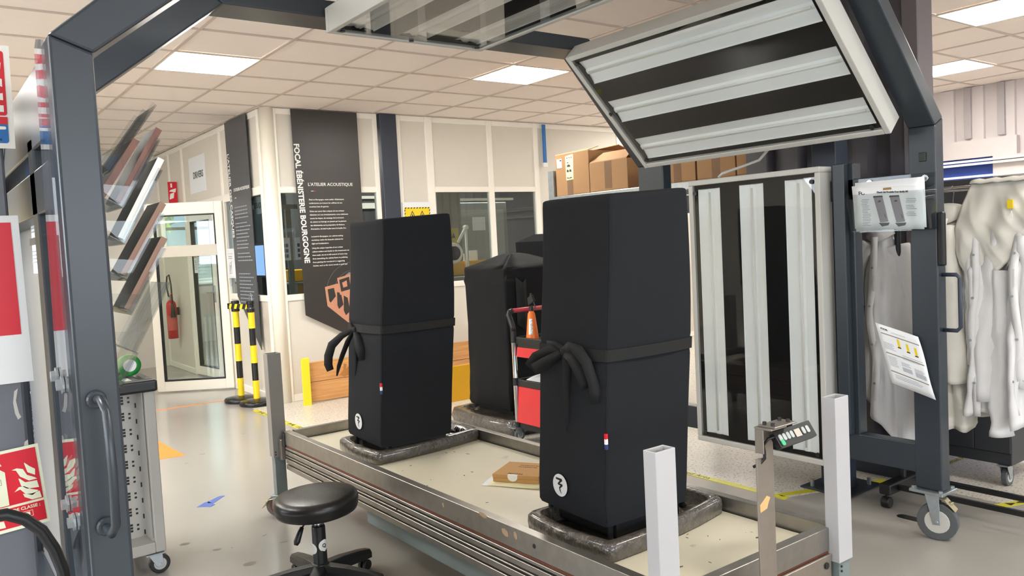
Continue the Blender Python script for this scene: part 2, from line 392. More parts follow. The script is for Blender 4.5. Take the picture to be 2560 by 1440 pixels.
LL = {(4, 0): 'bright square ceiling panel above the cardboard boxes, clipped by the lamp gantry', (0, 1): 'bright square ceiling panel above the glass door to the workshop',
      (7, -5): 'large bright ceiling panel above the hanging lab coats', (10, -3): 'small sliver of bright ceiling panel close to the ribbed wall'}
for n, (i, j) in enumerate(sorted(lights)):
    x, y = X0 + T * (i + .5), Y0 + T * (j + .5)
    lab = LL.get((i, j)); t = thing('ceiling_light', lab or 'square ceiling light panel added outside the picture', 'ceiling light', (x, y, ZC), 'square light panels in the ceiling' if lab else 'square light panels added outside the picture')
    q = .287
    B().box(x - q, x + q, y - q, y + q, ZC + .004, ZC + .02).build('diffuser', M_lamp, t)
    B().ring([(x - .295, y - .295, ZC - .002), (x + .295, y - .295, ZC - .002), (x + .295, y + .295, ZC - .002), (x - .295, y + .295, ZC - .002)],
             [(x - q, y - q, ZC - .002), (x + q, y - q, ZC - .002), (x + q, y + q, ZC - .002), (x - q, y + q, ZC - .002)], (0, 0, .02)).build('frame', M_lframe, t)

# ---- outer walls
def wall(name, b, m): return struct(b.build(name, m))
b = B(); b.box(-5.1, 9.3, -5.12, -5, 0, 1.0); b.box(-5.1, 9.3, -5.12, -5, 2.5, 3); b.box(-5.1, -2.5, -5.12, -5, 1, 2.5); b.box(6.5, 9.3, -5.12, -5, 1, 2.5)
for x in (-.7, 1.1, 2.9, 4.7): b.box(x - .04, x + .04, -5.12, -5, 1, 2.5)
wall('wall_south', b, M_back)
b = B(); b.box(-5.12, -5, -5, 15, 0, 1.0); b.box(-5.12, -5, -5, 15, 2.5, 3); b.box(-5.12, -5, -5, -1.5, 1, 2.5); b.box(-5.12, -5, 7.5, 15, 1, 2.5)
for y in (.3, 2.1, 3.9, 5.7): b.box(-5.12, -5, y - .04, y + .04, 1, 2.5)
wall('wall_west', b, M_back)
wall('wall_north', B().box(-5, 2.77, 11.6, 11.7, 0, ZC + .1), M_back)
# ribbed east wall with a strip window
ew = struct(B().box(9.22, 9.34, -5, 15, 0, 3).build('wall_east', M_clad))
for y in [v * .3 + .1 for v in range(-2, 24)]:
    if y > 7.5: continue
    lo = 2.27 if 2.0 < y < 4.9 else 0
    rb = B(); rb.prism([(9.225, y - .13, lo), (9.19, y - .12, lo), (9.19, y + .02, lo), (9.225, y + .03, lo)], (0, 0, ZC - lo)); rb.build('cladding_panel', M_clad, ew)
for y in (4.03, 3.7):
    B().box(9.16, 9.2, y - .035, y + .035, 2.29, ZC).build('cladding_post', mat('grey_wall_post', '#a9a2a3', .5), ew)
b = B(); b.box(9.15, 9.225, 3.55, 4.9, 2.08, 2.27); b.box(9.15, 9.225, 2.0, 3.78, 1.2, 2.08)
b.build('window_surround', M_clad, ew)
w1 = struct(B().box(9.19, 9.2, 3.78, 4.9, 1.2, 2.08).build('window_1', M_navyblue))
b = B()
for z in (2.0, 2.035, 1.87): b.box(9.08, 9.14, 1.2, 4.9, z, z + .022)
b.build('window_rail', M_white, w1)

# ---- workshop partition along the hall (faces the camera, y = 7.53)
YF = 7.53
pf = B()
for x0, x1 in ((2.86, 2.91), (3.93, 3.98), (4.19, 4.25), (4.55, 4.64), (5.36, 5.43), (6.03, 6.10), (7.40, 7.46), (8.6, 8.66), (9.1, 9.16)): pf.box(x0, x1, YF, YF + .06, 0, ZC - .001)
for x0, x1 in ((2.91, 3.93), (4.25, 4.55), (4.64, 5.36), (5.43, 6.03), (6.10, 7.40), (7.46, 8.6), (8.66, 9.1)): pf.box(x0, x1, YF + .001, YF + .059, ZC - .06, ZC - .002); pf.box(x0, x1, YF + .001, YF + .059, 0, .07)
for x0, x1 in ((2.91, 3.93), (4.64, 5.36), (5.43, 6.03)): pf.box(x0, x1, YF + .001, YF + .059, 2.02, 2.08); pf.box(x0, x1, YF + .001, YF + .059, .98, 1.04)
wf = struct(pf.build('wall_partition', M_white, bevel=.004))
def pan(x0, x1, z0, z1): B().box(x0, x1, YF + .015, YF + .045, z0, z1).build('panel', M_panel, wf)
for x0, x1 in ((2.91, 3.93), (4.64, 5.36), (5.43, 6.03)): pan(x0, x1, 2.08, ZC - .06); pan(x0, x1, .07, .98)
pan(4.25, 4.55, .07, ZC - .06); pan(6.10, 7.40, .07, ZC - .06); pan(7.46, 8.6, .07, ZC - .06); pan(8.66, 9.1, .07, ZC - .06)
for n, (x0, x1) in enumerate(((2.91, 3.93), (4.64, 5.36), (5.43, 6.03))):
    struct(B().box(x0, x1, YF + .026, YF + .032, 1.04, 2.02).build('window_%d' % (n + 2), M_glassd))
struct(B().box(4.0, 4.19, YF - .03, YF + .1, 0, ZC).build('trim_1', M_darknavy, bevel=.004))
# rounded corner column
struct(B().cyl((2.835, 7.575, 0), (2.835, 7.575, ZC - .001), .068, n=32).build('column', M_col, smooth=True))

# ---- side partition (x = 2.77) with the glazed doors
XS = 2.77
ps = B()
for y0, y1 in ((7.64, 7.69), (8.82, 8.88), (10.32, 10.38), (10.95, 11.0), (11.55, 11.6)): ps.box(XS, XS + .06, y0, y1, 0 if y0 != 10.95 else 2.02, ZC - .001)
ps.box(XS + .001, XS + .059, 7.69, 11.55, ZC - .06, ZC - .002); ps.box(XS + .001, XS + .059, 7.69, 11.55, 2.02, 2.1)
ps.box(XS + .001, XS + .059, 7.69, 8.82, .98, 1.04); ps.box(XS + .001, XS + .059, 7.69, 8.82, 0, .07)
ps.box(XS + .001, XS + .059, 10.38, 11.55, 0, .07); ps.box(XS + .001, XS + .059, 10.38, 11.55, 1.5, 1.55)
wsd = struct(ps.build('wall_side', M_white, bevel=.004))
def span(y0, y1, z0, z1): B().box(XS + .015, XS + .045, y0, y1, z0, z1).build('panel', M_panel, wsd)
span(7.69, 8.82, 2.1, ZC - .06); span(7.69, 8.82, .07, .98); span(8.88, 10.32, 2.1, ZC - .06); span(10.38, 10.95, 2.1, ZC - .06); span(11.0, 11.55, 2.1, ZC - .06); span(10.38, 11.55, .07, 1.5)
struct(B().box(XS + .026, XS + .032, 7.69, 8.82, 1.04, 2.02).build('window_5', M_glassd))
struct(B().box(XS + .026, XS + .032, 10.38, 11.55, 1.55, 2.02).build('window_6', M_glass))
def glazed_door(name, P, d, wdt, zt, handle):
    """leaf standing at hinge P, running along unit direction d"""
    d = Vector((d[0], d[1], 0)).normalized(); n = Vector((-d.y, d.x, 0)); P = Vector((P[0], P[1], .012))
    F = lambda a, z, c=0.: P + d * a + n * c + Vector((0, 0, z))
    def hx(a0, a1, z0, z1, c0=-.025, c1=.025): return [F(a0, z0, c0), F(a1, z0, c0), F(a1, z0, c1), F(a0, z0, c1), F(a0, z1, c0), F(a1, z1, c0), F(a1, z1, c1), F(a0, z1, c1)]
    s_ = .085; b = B()
    for q in ((0, s_, 0, zt), (wdt - s_, wdt, 0, zt), (s_, wdt - s_, 0, .11), (s_, wdt - s_, zt - .13, zt)): b.hexa(hx(*q))
    o = struct(b.build(name, M_white, bevel=.004))
    b = B(); b.hexa(hx(s_, wdt - s_, 1.45, 1.57)); b.build('mid_rail', M_panel, o, bevel=.003)
    for z0, z1 in ((.11, 1.45), (1.57, zt - .13)):
        b = B(); b.hexa(hx(s_, wdt - s_, z0, z1, -.004, .004)); b.build('pane', M_glass, o)
    b = B()
    for z0, z1, a0, a1 in ((.11, 1.45, s_, s_ + .012), (.11, 1.45, wdt - s_ - .012, wdt - s_), (1.57, zt - .13, s_, s_ + .012), (1.57, zt - .13, wdt - s_ - .012, wdt - s_)): b.hexa(hx(a0, a1, z0, z1, -.027, .027))
    for z0 in (.11, zt - .142): b.hexa(hx(s_, wdt - s_, z0, z0 + .012, -.027, .027))
    b.build('gasket', M_blackm, o)
    for z in (.18, .95, 1.85):
        b = B(); b.cyl(F(-.012, z, -.03), F(-.012, z + .1, -.03), .011, n=10); b.build('hinge', M_white, o)
    if handle:
        b = B(); b.hexa(hx(wdt - .06, wdt - .03, .9, 1.1, -.034, .034)); b.build('lock_plate', M_galv, o)
        b = B(); b.tube([F(wdt - .045, 1.02, -.03), F(wdt - .045, 1.02, -.07), F(wdt - .16, 1.02, -.075)], .008); b.build('door_handle', M_galv, o)
    return o
glazed_door('door_1', (2.765, 8.86), (-.70, .47), .82, 2.03, False)
glazed_door('door_2', (2.80, 10.31), (.12, -1.0), .72, 2.0, True)
# rooms behind the partitions
b = B(); b.box(4.2, 9.22, 10.6, 10.7, 0, ZC + .1); b.box(5.0, 5.1, 10.7, 15, 0, ZC + .1); wall('wall_inner', b, M_wdark)  # inner wall added and coloured dark to keep the front windows dark
b = B(); b.box(2.7, 5, 14.3, 14.4, 0, .95); b.box(2.7, 5, 14.3, 14.4, 2.45, 3); b.box(2.7, 2.85, 11.7, 14.4, 0, 3)
we = struct(b.build('wall_end', M_back))
b = B()
for x in (2.9, 3.42, 3.94, 4.46, 4.96): b.box(x - .025, x + .025, 14.3, 14.4, .95, 2.45)
for z in (.97, 1.45, 1.95, 2.43): b.box(2.85, 5, 14.31, 14.39, z - .025, z + .025)
w7 = struct(b.build('window_7', M_darknavy))
B().box(2.87, 4.98, 14.34, 14.35, .97, 2.43).build('pane', M_glass, w7)
for k in range(9):
    z = .99 + k * .055
    b = B(); b.hexa([(2.9, 14.2, z), (4.95, 14.2, z), (4.95, 14.25, z + .022), (2.9, 14.25, z + .022), (2.9, 14.2, z + .003), (4.95, 14.2, z + .003), (4.95, 14.25, z + .025), (2.9, 14.25, z + .025)])
    b.build('blind_slat', M_white, w7)
# trees outside that end window
for k, (x, y, hh, rr) in enumerate(((3.6, 21, 5.2, 2.0), (8.6, 28, 6.5, 2.2))):
    t = thing('tree', ('yellow-green tree seen through the glass door, behind the window mullions', 'second leafy tree further off behind the end window, beside the first')[k], 'tree', (x, y, -.05), 'trees in the yard')
    B().tube([(x, y, -.05), (x + .1, y, 1.4), (x, y + .1, 2.6), (x + .2, y, 3.8)], [.2, .15, .12, .05]).build('trunk', M_bark, t, smooth=True)
    lv = B()
    for q in range(900):
        a, e = random.uniform(0, 2 * PI), random.uniform(-.9, 1.); rad = rr * random.uniform(.45, 1) ** .5
        c = Vector((x + rad * math.cos(a) * math.sqrt(1 - e * e * .8), y + rad * math.sin(a) * math.sqrt(1 - e * e * .8), hh - 1.7 + e * rr * .95)); s_ = random.uniform(.08, .2)
        d1 = Vector((random.gauss(0, 1), random.gauss(0, 1), random.gauss(0, 1))).normalized(); d2 = d1.orthogonal().normalized()
        lv.add([c - d1 * s_, c + d2 * s_ * .6, c + d1 * s_, c - d2 * s_ * .6], [(0, 1, 2, 3)])
    stuff(lv.build('foliage', M_leaf, t))

# ---- dark corrugated screen wall beyond the gantry
b = B(); prof = []
y = 2.22; 
while y < 3.12: prof += [(4.33, y), (4.33, y + .085), (4.39, y + .11), (4.39, y + .195)]; y += .22
pts = prof + [(4.43, prof[-1][1]), (4.43, prof[0][1])]
b.prism([(x, yy, .12) for x, yy in pts], (0, 0, ZC - .121))
M_corr = mat('dark_mauve_sheet', '#4d4a50', .42, var=.04)
cw = struct(b.build('wall_corrugated', M_corr))
b = B(); b.box(4.3, 4.46, 2.13, 2.215, 0, ZC - .001); b.build('end_post', M_mauve, cw, bevel=.004)
b = B(); b.box(4.36, 4.41, 2.08, 3.2, 0, .119); b.build('base_rail', M_darknavy, cw)
# anchored steel column in front of it
sc_ = thing('steel_column', 'dark steel column on a bolted base plate, beside the upright lamp panel', 'steel column', (4.0, 2.47, 0))
B().box(3.95, 4.07, 2.40, 2.54, .012, 2.0).build('shaft', M_darknavy, sc_, bevel=.004)
B().box(3.87, 4.20, 2.33, 2.62, 0.002, .012).build('base_plate', M_gantry, sc_, bevel=.002)
for x, y in ((4.14, 2.37), (4.14, 2.57), (3.91, 2.37), (3.91, 2.57)):
    B().cyl((x, y, .012), (x, y, .05), .011, n=6).build('anchor_bolt', M_galv, sc_)
B().prism([(4.07, 2.465, .012), (4.15, 2.465, .012), (4.07, 2.465, .12)], (0, .01, 0)).build('gusset', M_gantry, sc_)

# ---- yellow floor tapes
M_tapeink = mat('tape_print', '#2c2a14', .5, var=0)
def tape(p, q, w=.05, words=1, label='', dirv=None):
    p = Vector((p[0], p[1], 0)); q = Vector((q[0], q[1], 0)); d = (q - p); L = d.length; d.normalize(); n = Vector((-d.y, d.x, 0))
    t = thing('floor_tape', label, 'floor tape', (p.x, p.y, .002), 'printed yellow tapes on the floor')
    b = B(); b.prism([p - n * w / 2, q - n * w / 2, q + n * w / 2, p + n * w / 2], (0, 0, .0022)); o = b.build('strip', M_tape, t)
    s_ = .3
    while s_ + .75 < L + .3 and words:
        c = p + d * s_; txt('ESD Protected Area', (c - n * .014) + Vector((0, 0, .0022)), d, n, .055, M_tapeink, t, ext=.0004)
        m = p + d * (s_ - .12)
        b = B()
        for sg in (1, -1): b.prism([m + d * (.0) + Vector((0, 0, .0022)), m + d * sg * .05 + n * .02 + Vector((0, 0, .0022)), m + d * sg * .05 - n * .02 + Vector((0, 0, .0022))], (0, 0, .0005))
        b.build('arrow_print', M_tapeink, t); s_ += .72
    return t
tape((2.49, 7.45), (2.49, 5.55), label='printed yellow tape on the floor beside the sheathed post, near the column')
tape((3.66, 4.55), (3.66, 2.56), label='printed yellow tape on the floor behind the near covered loudspeaker')
tape((3.68, 2.62), (4.3, 2.36), label='printed yellow tape on the floor in front of the bolted steel column')
tape((4.34, 2.30), (5.1, 2.26), label='printed yellow tape on the floor under the coat rack, toward the anthracite cabinet')
tape((4.2, 1.79), (5.3, 1.36), label='printed yellow tape on the floor under the base rails of the coat rack')
tape((1.35, 8.25), (2.6, 8.22), w=.035, words=0, label='thin orange line of tape on the grey floor before the glass door').children[0].data.materials[0] = M_orangef
solo(B().prism([(1.50, 6.85, 0), (1.53, 6.16, 0), (1.2, 6.22, 0)], (0, 0, .0012)), 'floor_marking', M_orangef, 'orange triangular marking on the grey floor beside the tool cart', 'floor marking')
M_bluef = mat('blue_floor_marking', '#4a63ad', .3)
b = B(); b.prism([(1.24, 4.83, 0), (1.30, 4.77, 0), (1.335, 4.80, 0), (1.32, 4.89, 0), (1.30, 4.885, 0)], (0, 0, .0012)); b.prism([(1.31, 4.86, 0), (1.335, 4.83, 0), (1.43, 4.93, 0), (1.41, 4.95, 0), (1.32, 4.89, 0)], (0, 0, .0012)); solo(b, 'floor_sticker', M_bluef, 'small torn blue arrow sticker on the grey floor before the stool', 'floor sticker')
solo(B().prism([(3.815 + a, 1.965 + c, 0) for a, c in rrect(-.028, .028, -.075, .075, .026)], (0, 0, .0012)), 'floor_patch', M_blackm, 'black oblong patch on the floor beside the gantry caster', 'floor marking')
# ================================================================ LAMP GANTRY (two portals, side frames) - one thing that rolls on casters
gan = thing('lamp_gantry', 'big dark grey steel gantry on casters arching over the workbench, carrying the lamp panels', 'gantry', (1.96, 2.6, 0))
OUT = [(.24, 1.868), (.985, 2.525), (3.065, 2.525), (3.68, 1.889)]
INN = [(.315, 1.84), (1.09, 2.45), (3.05, 2.45), (3.605, 1.852)]
ZB = .232
def portal(y0, y1):
    for (xa, xb) in ((.24, .315), (3.605, 3.68)):
        k = 0 if xa < 1 else 3
        lo, li = (OUT[k], INN[k]) 
        b = B(); b.prism([(lo[0], y0, ZB), (li[0], y0, ZB), (li[0], y0, li[1]), (lo[0], y0, lo[1])], (0, y1 - y0, 0)); b.build('post', M_gantry, gan, bevel=.006, seg=2)
    for k in (0, 2):
        b = B(); b.prism([(OUT[k][0], y0, OUT[k][1]), (INN[k][0], y0, INN[k][1]), (INN[k + 1][0], y0, INN[k + 1][1]), (OUT[k + 1][0], y0, OUT[k + 1][1])], (0, y1 - y0, 0)); b.build('diagonal_beam', M_gantry, gan, bevel=.006, seg=2)
    b = B(); b.prism([(OUT[1][0], y0, OUT[1][1]), (INN[1][0], y0, INN[1][1]), (INN[2][0], y0, INN[2][1]), (OUT[2][0], y0, OUT[2][1])], (0, y1 - y0, 0)); b.build('top_beam', M_gantry, gan, bevel=.006, seg=2)
portal(1.72, 1.84); portal(3.30, 3.50)
for x0 in (.245, 3.61):
    for z0, z1 in ((.30, .43), (1.555, 1.655)):
        B().box(x0, x0 + .066, 1.84, 3.30, z0, z1).build('side_rail', M_gantry, gan, bevel=.004, seg=2)
    if x0 < 1: B().box(x0, x0 + .066, 1.84, 3.30, 1.70, 1.86).build('side_rail', M_gantry, gan, bevel=.004, seg=2)
    B().box(x0, x0 + .066, 2.105, 2.19, .43, 1.73).build('side_stud', M_gantry, gan, bevel=.004, seg=2)
    if x0 > 1: B().box(x0 - .04, x0, 2.13, 2.19, .43, 1.73).build('side_stud', M_gantry, gan, bevel=.004, seg=2)
for x, y in ((.2775, 1.78), (3.6425, 1.78), (.2775, 3.4), (3.6425, 3.4)):
    B().box(x - .07, x + .07, y - .075, y + .075, .218, .231).build('foot_plate', M_galv, gan, bevel=.002)
    for dx, dy in ((-.055, -.06), (.055, -.06), (.055, .06), (-.055, .06)): B().cyl((x + dx, y + dy, .2315), (x + dx, y + dy, .241), .009, n=6).build('bolt', M_galv, gan)
    caster(gan, x - .005, y, .217, .085, yaw=-PI / 2 + .25 if x > 1 else 0, w=.04, brake=(x > 1 and y < 2))
# pull handles
b = B(); b.tube([(.272, 1.715, 1.18), (.272, 1.67, 1.185), (.275, 1.645, 1.165), (.277, 1.64, 1.05), (.276, 1.645, .95), (.272, 1.67, .928), (.27, 1.715, .932)], .0085, 10); b.build('pull_handle', M_gantry, gan, smooth=True)
for z in (1.18, .932): B().cyl((.271, 1.718, z), (.271, 1.708, z), .018, n=16).build('handle_boss', M_gantry, gan, bevel=.003)
b = B(); b.tube([(3.642, 1.718, 1.20), (3.642, 1.66, 1.20), (3.642, 1.645, 1.185), (3.642, 1.645, .97), (3.642, 1.66, .955), (3.642, 1.718, .955)], .009, 10); b.build('pull_handle', M_darknavy, gan, smooth=True)
B().box(3.60, 3.63, 1.69, 1.719, 1.24, 1.475).build('grip_strip', M_blackm, gan, bevel=.008, seg=2)
B().box(3.598, 3.6045, 1.76, 1.79, 1.70, 1.74).build('switch', M_black, gan, bevel=.002)
# clear guard sheet bolted on the outer face of the near post
gs = thing('guard_sheet', 'clear plastic guard sheet bolted beside the near gantry post, mirroring the signs', 'guard sheet', (.232, 1.9, .70))
b = B(); b.prism([(.230, 1.735, .62), (.230, 1.735, 1.86), (.230, 1.80, 1.875), (.230, 1.83, 1.86), (.230, 1.885, 1.3), (.230, 1.90, .95), (.230, 1.85, .76), (.230, 1.85, .62)], (.005, 0, 0)); b.build('sheet', glass('mirror_acrylic', '#e6eaee', 1.0, .01), gs)
for y, z in ((1.80, 1.205), (1.87, 1.215), (1.80, .93), (1.87, .95)):
    b = B(); b.cyl((.229, y, z), (.216, y, z), .012, n=6); b.cyl((.229, y, z), (.225, y, z), .018, n=14); b.build('bolt', M_galv, gs)

# ================================================================ LAMP PANELS
def lamp_panel(label, M, loc, logo=False):
    """panel in local x (0.8) y (1.46), front face +z at z = 0"""
    t = thing('inspection_lamp', label, 'inspection lamp', loc, 'inspection lamp panels on the gantry')
    t.matrix_world = Matrix.Translation(loc) @ M
    k = dict(local=True); hx, hy, d = .405, .73, .10
    b = B(); b.box(-hx, hx, -hy, -hy + .028, -d, .006); b.box(-hx, hx, hy - .028, hy, -d, .006); b.box(-hx, -hx + .028, -hy + .028, hy - .028, -d, .006); b.box(hx - .028, hx, -hy + .028, hy - .028, -d, .006)
    b.build('frame', M_lpframe, t, bevel=.004, seg=2, **k)
    B().box(-hx + .006, hx - .006, -hy + .006, hy - .006, -d - .004, -d + .012).build('back_plate', mat('back_sheet_grey', '#85878a', .35, metal=.3), t, **k)
    bb = B(); xs = (-.276, 0, .276); w = .0745; L = .68
    edges = [-hx + .028] + [v for x in xs for v in (x - w, x + w)] + [hx - .028]
    for i in range(0, 8, 2): bb.box(edges[i], edges[i + 1], -hy + .028, hy - .028, -.03, -.012)
    for x in xs: bb.box(x - w, x + w, -hy + .028, -L, -.03, -.012); bb.box(x - w, x + w, L, hy - .028, -.03, -.012)
    bb.build('black_board', M_glassb, t, **k)
    for x in xs:
        rb = B()
        sec = [(x - w, -.0125), (x - w + .003, -.018), (x - .018, -.026), (x - .009, -.018), (x + .009, -.018), (x + .018, -.026), (x + w - .003, -.018), (x + w, -.0125)]
        rb.grid([[(a, -L, c) for a, c in sec], [(a, L, c) for a, c in sec]]); 
        rb.add([(a, -L, c) for a, c in sec], [tuple(range(8))]); rb.add([(a, L, c) for a, c in sec], [tuple(range(8))])
        ro = rb.build('reflector', M_refl, t, **k)
        B().cyl((x, -L + .02, -.0155), (x, L - .02, -.0155), .005, n=10).build('tube', M_lframe, ro, smooth=True, **k)
    B().box(-hx + .028, hx - .028, -hy + .028, hy - .028, -.004, 0).build('pane', glass('lamp_glass', '#fbfcfc', .55), t, **k)
    for x, y in ((-.35, -.68), (0, -.70), (.35, -.68), (-.36, .66), (.36, .66)):
        b = B(); b.cyl((x, y, 0), (x, y, .006), .011, n=12); b.build('clip', M_black, t, **k)
    return t
s2 = math.sqrt(.5)
# upright one, front facing -x
Mv = Matrix(((0, 0, -1, 0), (-1, 0, 0, 0), (0, 1, 0, 0), (0, 0, 0, 1)))
lamp_panel('upright lamp panel with three white reflectors, standing inside the gantry behind the near loudspeaker', Mv, (3.525, 2.63, .996))
# sloping one: long axis along y, front facing down and inward
sx, sz = 3.165, 2.114
Md = Matrix(((s2, 0, -s2, 0), (0, -1, 0, 0), (-s2, 0, -s2, 0), (0, 0, 0, 1)))
lamp_panel('sloping lamp panel with three white reflectors, hung under the gantry diagonal', Md, (sx, 2.56, sz))
Mt = Matrix(((1, 0, 0, 0), (0, -1, 0, 0), (0, 0, -1, 0), (0, 0, 0, 1)))
lamp_panel('flat lamp panel under the top beam of the gantry, mirroring the partition wall', Mt, (1.925, 2.56, 2.384))
Ml = Matrix(((0, 0, 1, 0), (1, 0, 0, 0), (0, 1, 0, 0), (0, 0, 0, 1)))
lamp_panel('lamp panel seen from its plain metal back, beside the red signs', Ml, (.415, 2.85, .996))
Mdl = Matrix(((s2, 0, s2, 0), (0, 1, 0, 0), (s2, 0, -s2, 0), (0, 0, 0, 1)))
# black cable loop over the upright panel
solo(B().tube([(3.54, 2.84, 1.73), (3.55, 2.82, 1.75), (3.58, 2.72, 1.775), (3.6, 2.62, 1.80), (3.6, 2.55, 1.86), (3.6, 2.53, 1.93)], .0075, 8), 'lamp_cable', M_lpframe, 'pale grey cable rising from the top of the upright lamp panel', 'cable', smooth=True)
# ================================================================ WORKBENCH ON CASTERS
tb_ = thing('workbench', 'low aluminium-framed workbench on casters with a stained cream bed, holding the two tall covered loudspeakers', 'workbench', (1.94, 2.85, 0))
XL, XR, YN, YF_ = 1.57, 2.34, 1.45, 4.245
def rail(P0, P1, inward, name='rail'):
    """extruded aluminium side rail: stacked grooved profile"""
    P0 = Vector(P0); P1 = Vector(P1); n = Vector(inward); d = P1 - P0
    prof = [(0, .48), (.035, .48), (.035, .415), (.035, .27), (0, .27), (0, .296), (.016, .297), (.016, .303), (0, .304), (0, .328), (.016, .329), (.016, .336), (0, .337), (0, .343), (.012, .344), (.012, .350), (0, .351), (0, .372), (.018, .373), (.018, .379), (0, .380), (0, .392), (.016, .393), (.016, .404), (0, .405)]
    b = B(); b.prism([P0 + n * a + Vector((0, 0, z)) for a, z in prof], d); o = b.build(name, M_alu, tb_, bevel=.0015)
    b = B(); b.prism([P0 + n * a + Vector((0, 0, z)) for a, z in ((.003, .3935), (.003, .4035), (.0155, .4035), (.0155, .3935))], d); b.build('slot_strip', M_rust, o)
    return o
rail((XL, YN + .002, 0), (XL, YF_ - .002, 0), (1, 0, 0))
rail((XR, YN + .002, 0), (XR, YF_ - .002, 0), (-1, 0, 0))
rail((XL + .046, YF_, 0), (XR - .046, YF_, 0), (0, -1, 0), 'end_rail')
rail((XL + .046, YN, 0), (XR - .046, YN, 0), (0, 1, 0), 'end_rail')
B().box(XL + .046, XR - .046, YN + .046, YF_ - .046, .40, .43).build('bed', M_bed, tb_)
B().box(XL + .035, XL + .085, YN + .1, 3.36, .185, .262).build('lower_tube', M_green, tb_, bevel=.006, seg=2)
b = B(); b.box(XL + .05, XR - .06, YN - .012, YN - .002, .22, .40); b.build('end_plate', M_steel, tb_, bevel=.002)
for z in (.37, .31, .25): B().cyl((XR - .09, YN - .012, z), (XR - .09, YN - .016, z), .011, n=12).build('bolt', M_black, tb_)
for x0, x1, y0, y1 in ((XR - .03, XR + .012, YN - .02, YN + .03), (XL - .008, XL + .012, YF_ - .01, YF_ + .02)): B().box(x0, x1, y0, y1, .39, .47).build('corner_cap', M_black, tb_, bevel=.006, seg=2)
# scuffs of torn tape on the near rail
b = B()
for y, z, w, h_ in ((2.35, .478, .05, .02), (2.22, .45, .04, .03), (2.16, .455, .02, .03), (2.62, .452, .015, .02), (3.36, .475, .03, .01)):
    b.prism([(XL - .0008, y + a * w, z + c * h_) for a, c in ((-.5, -.3), (-.1, -.5), (.4, -.2), (.5, .3), (0, .45), (-.4, .2))], (.0007, 0, 0))
stuff(b.build('tape_residue', mat('tape_residue', '#b59a7c', .8), tb_))
b = B()
for y in (2.06, 3.0, 3.45, 3.9): b.cyl((XL - .0006, y, .445 if y < 2.5 else .345), (XL + .002, y, .445 if y < 2.5 else .345), .008 if y < 2.5 else .004, n=10)
stuff(b.build('screw_hole', M_black, tb_))
# black splashes on the bed
b = B()
for k in range(46):
    x, y = random.uniform(1.64, 2.26), random.choice((random.uniform(2.2, 3.35), random.uniform(1.5, 1.85))); a = random.uniform(0, PI); l = random.uniform(.002, .009) * (1.6 if k % 9 == 0 else 1); w = l * random.uniform(.2, .6)
    if not (1.62 < x < 2.28 and 1.5 < y < 4.1): continue
    b.prism([(x + l * math.cos(a) * p - w * math.sin(a) * q, y + l * math.sin(a) * p + w * math.cos(a) * q, .4301) for p, q in ((-1, -.3), (0, -1), (1, -.2), (.6, .8), (-.6, .6))], (0, 0, .0004))
stuff(b.build('stain', mat('bed_stain', '#575144', .6), tb_))
# legs, sheathed corner posts
def post(x0, x1, y0, y1, m, zlo=.33):
    b = B(); w = .004
    b.ring([(x0, y0, zlo), (x1, y0, zlo), (x1, y1, zlo), (x0, y1, zlo)], [(x0 + w, y0 + w, zlo), (x1 - w, y0 + w, zlo), (x1 - w, y1 - w, zlo), (x0 + w, y1 - w, zlo)], (0, 0, .90 - zlo))
    o = b.build('post_sheath', m, tb_, bevel=.0025, seg=2)
    b = B(); b.box(x0 + .008, x1 - .008, y0 + .008, y1 - .008, .12, .885); b.build('leg', M_green, tb_)
    cx, cy = (x0 + x1) / 2, (y0 + y1) / 2
    B().cyl((cx, cy, .886), (cx, cy, .893), .009, n=6).build('bolt', M_steel, tb_)
    for z in (.345, .36): B().cyl((x0 + .012, y0 - .001, z), (x0 + .012, y0 + .002, z), .004, n=8).build('screw', M_black, tb_)
    caster(tb_, cx - .01, cy, .118, .055, yaw=PI * .75, wheelmat=mat('brown_grey_wheel', '#6d6460', .6), w=.034, hub=mat('rust_hub', '#6a4438', .6), brake=True)
    return o
post(1.524, 1.600, 4.30, 4.362, M_sheathd)
post(1.450, 1.523, 1.388, 1.431, M_sheath)
post(2.288, 2.364, 1.415, 1.462, M_sheath, .372)
B().box(2.25, 2.33, 4.30, 4.36, .12, .40).build('leg', M_green, tb_); caster(tb_, 2.29, 4.33, .118, .055, w=.034)
b = B(); b.box(1.553, 1.606, 4.262, 4.2975, .318, .43); b.build('post_bracket', M_steel, tb_, bevel=.003)
# control stand on the near end
cs = thing('control_stand', 'bent stainless upright on the bench end carrying a small push-button control unit', 'control stand', (1.86, 1.37, .25))
b = B(); y0, y1 = 1.366, 1.372
b.prism([(1.822, y0, .25), (1.897, y0, .25), (1.897, y0, .895), (1.822, y0, .895), (1.822, y0, .828), (1.868, y0, .822), (1.868, y0, .808), (1.822, y0, .812)], (0, .005, 0))
b.box(1.820, 1.8245, 1.342, 1.366, .83, .897)
b.box(1.82, 1.89, 1.315, 1.371, .897, .902)
b.build('upright', M_steel, cs, bevel=.001)
B().box(1.83, 1.93, 1.31, 1.365, .9025, .907).build('mount_plate', M_steel, cs, bevel=.001)
for x, y in ((1.842, 1.325), (1.842, 1.352), (1.91, 1.325), (1.91, 1.352)): B().cyl((x, y, .907), (x, y, .915), .0055, n=8).build('screw', M_black, cs)
Fc = frame_pts((1.862, 1.325, .861), (.995, -.06, .05), (.0, .55, .83))
b = B(); b.prism([Fc(*p, 0) for p in rrect(0, .155, -.02, .028, .004)], Fc(0, 0, -.018) - Fc(0, 0, 0)); cu_ = b.build('control_unit', M_black, cs)
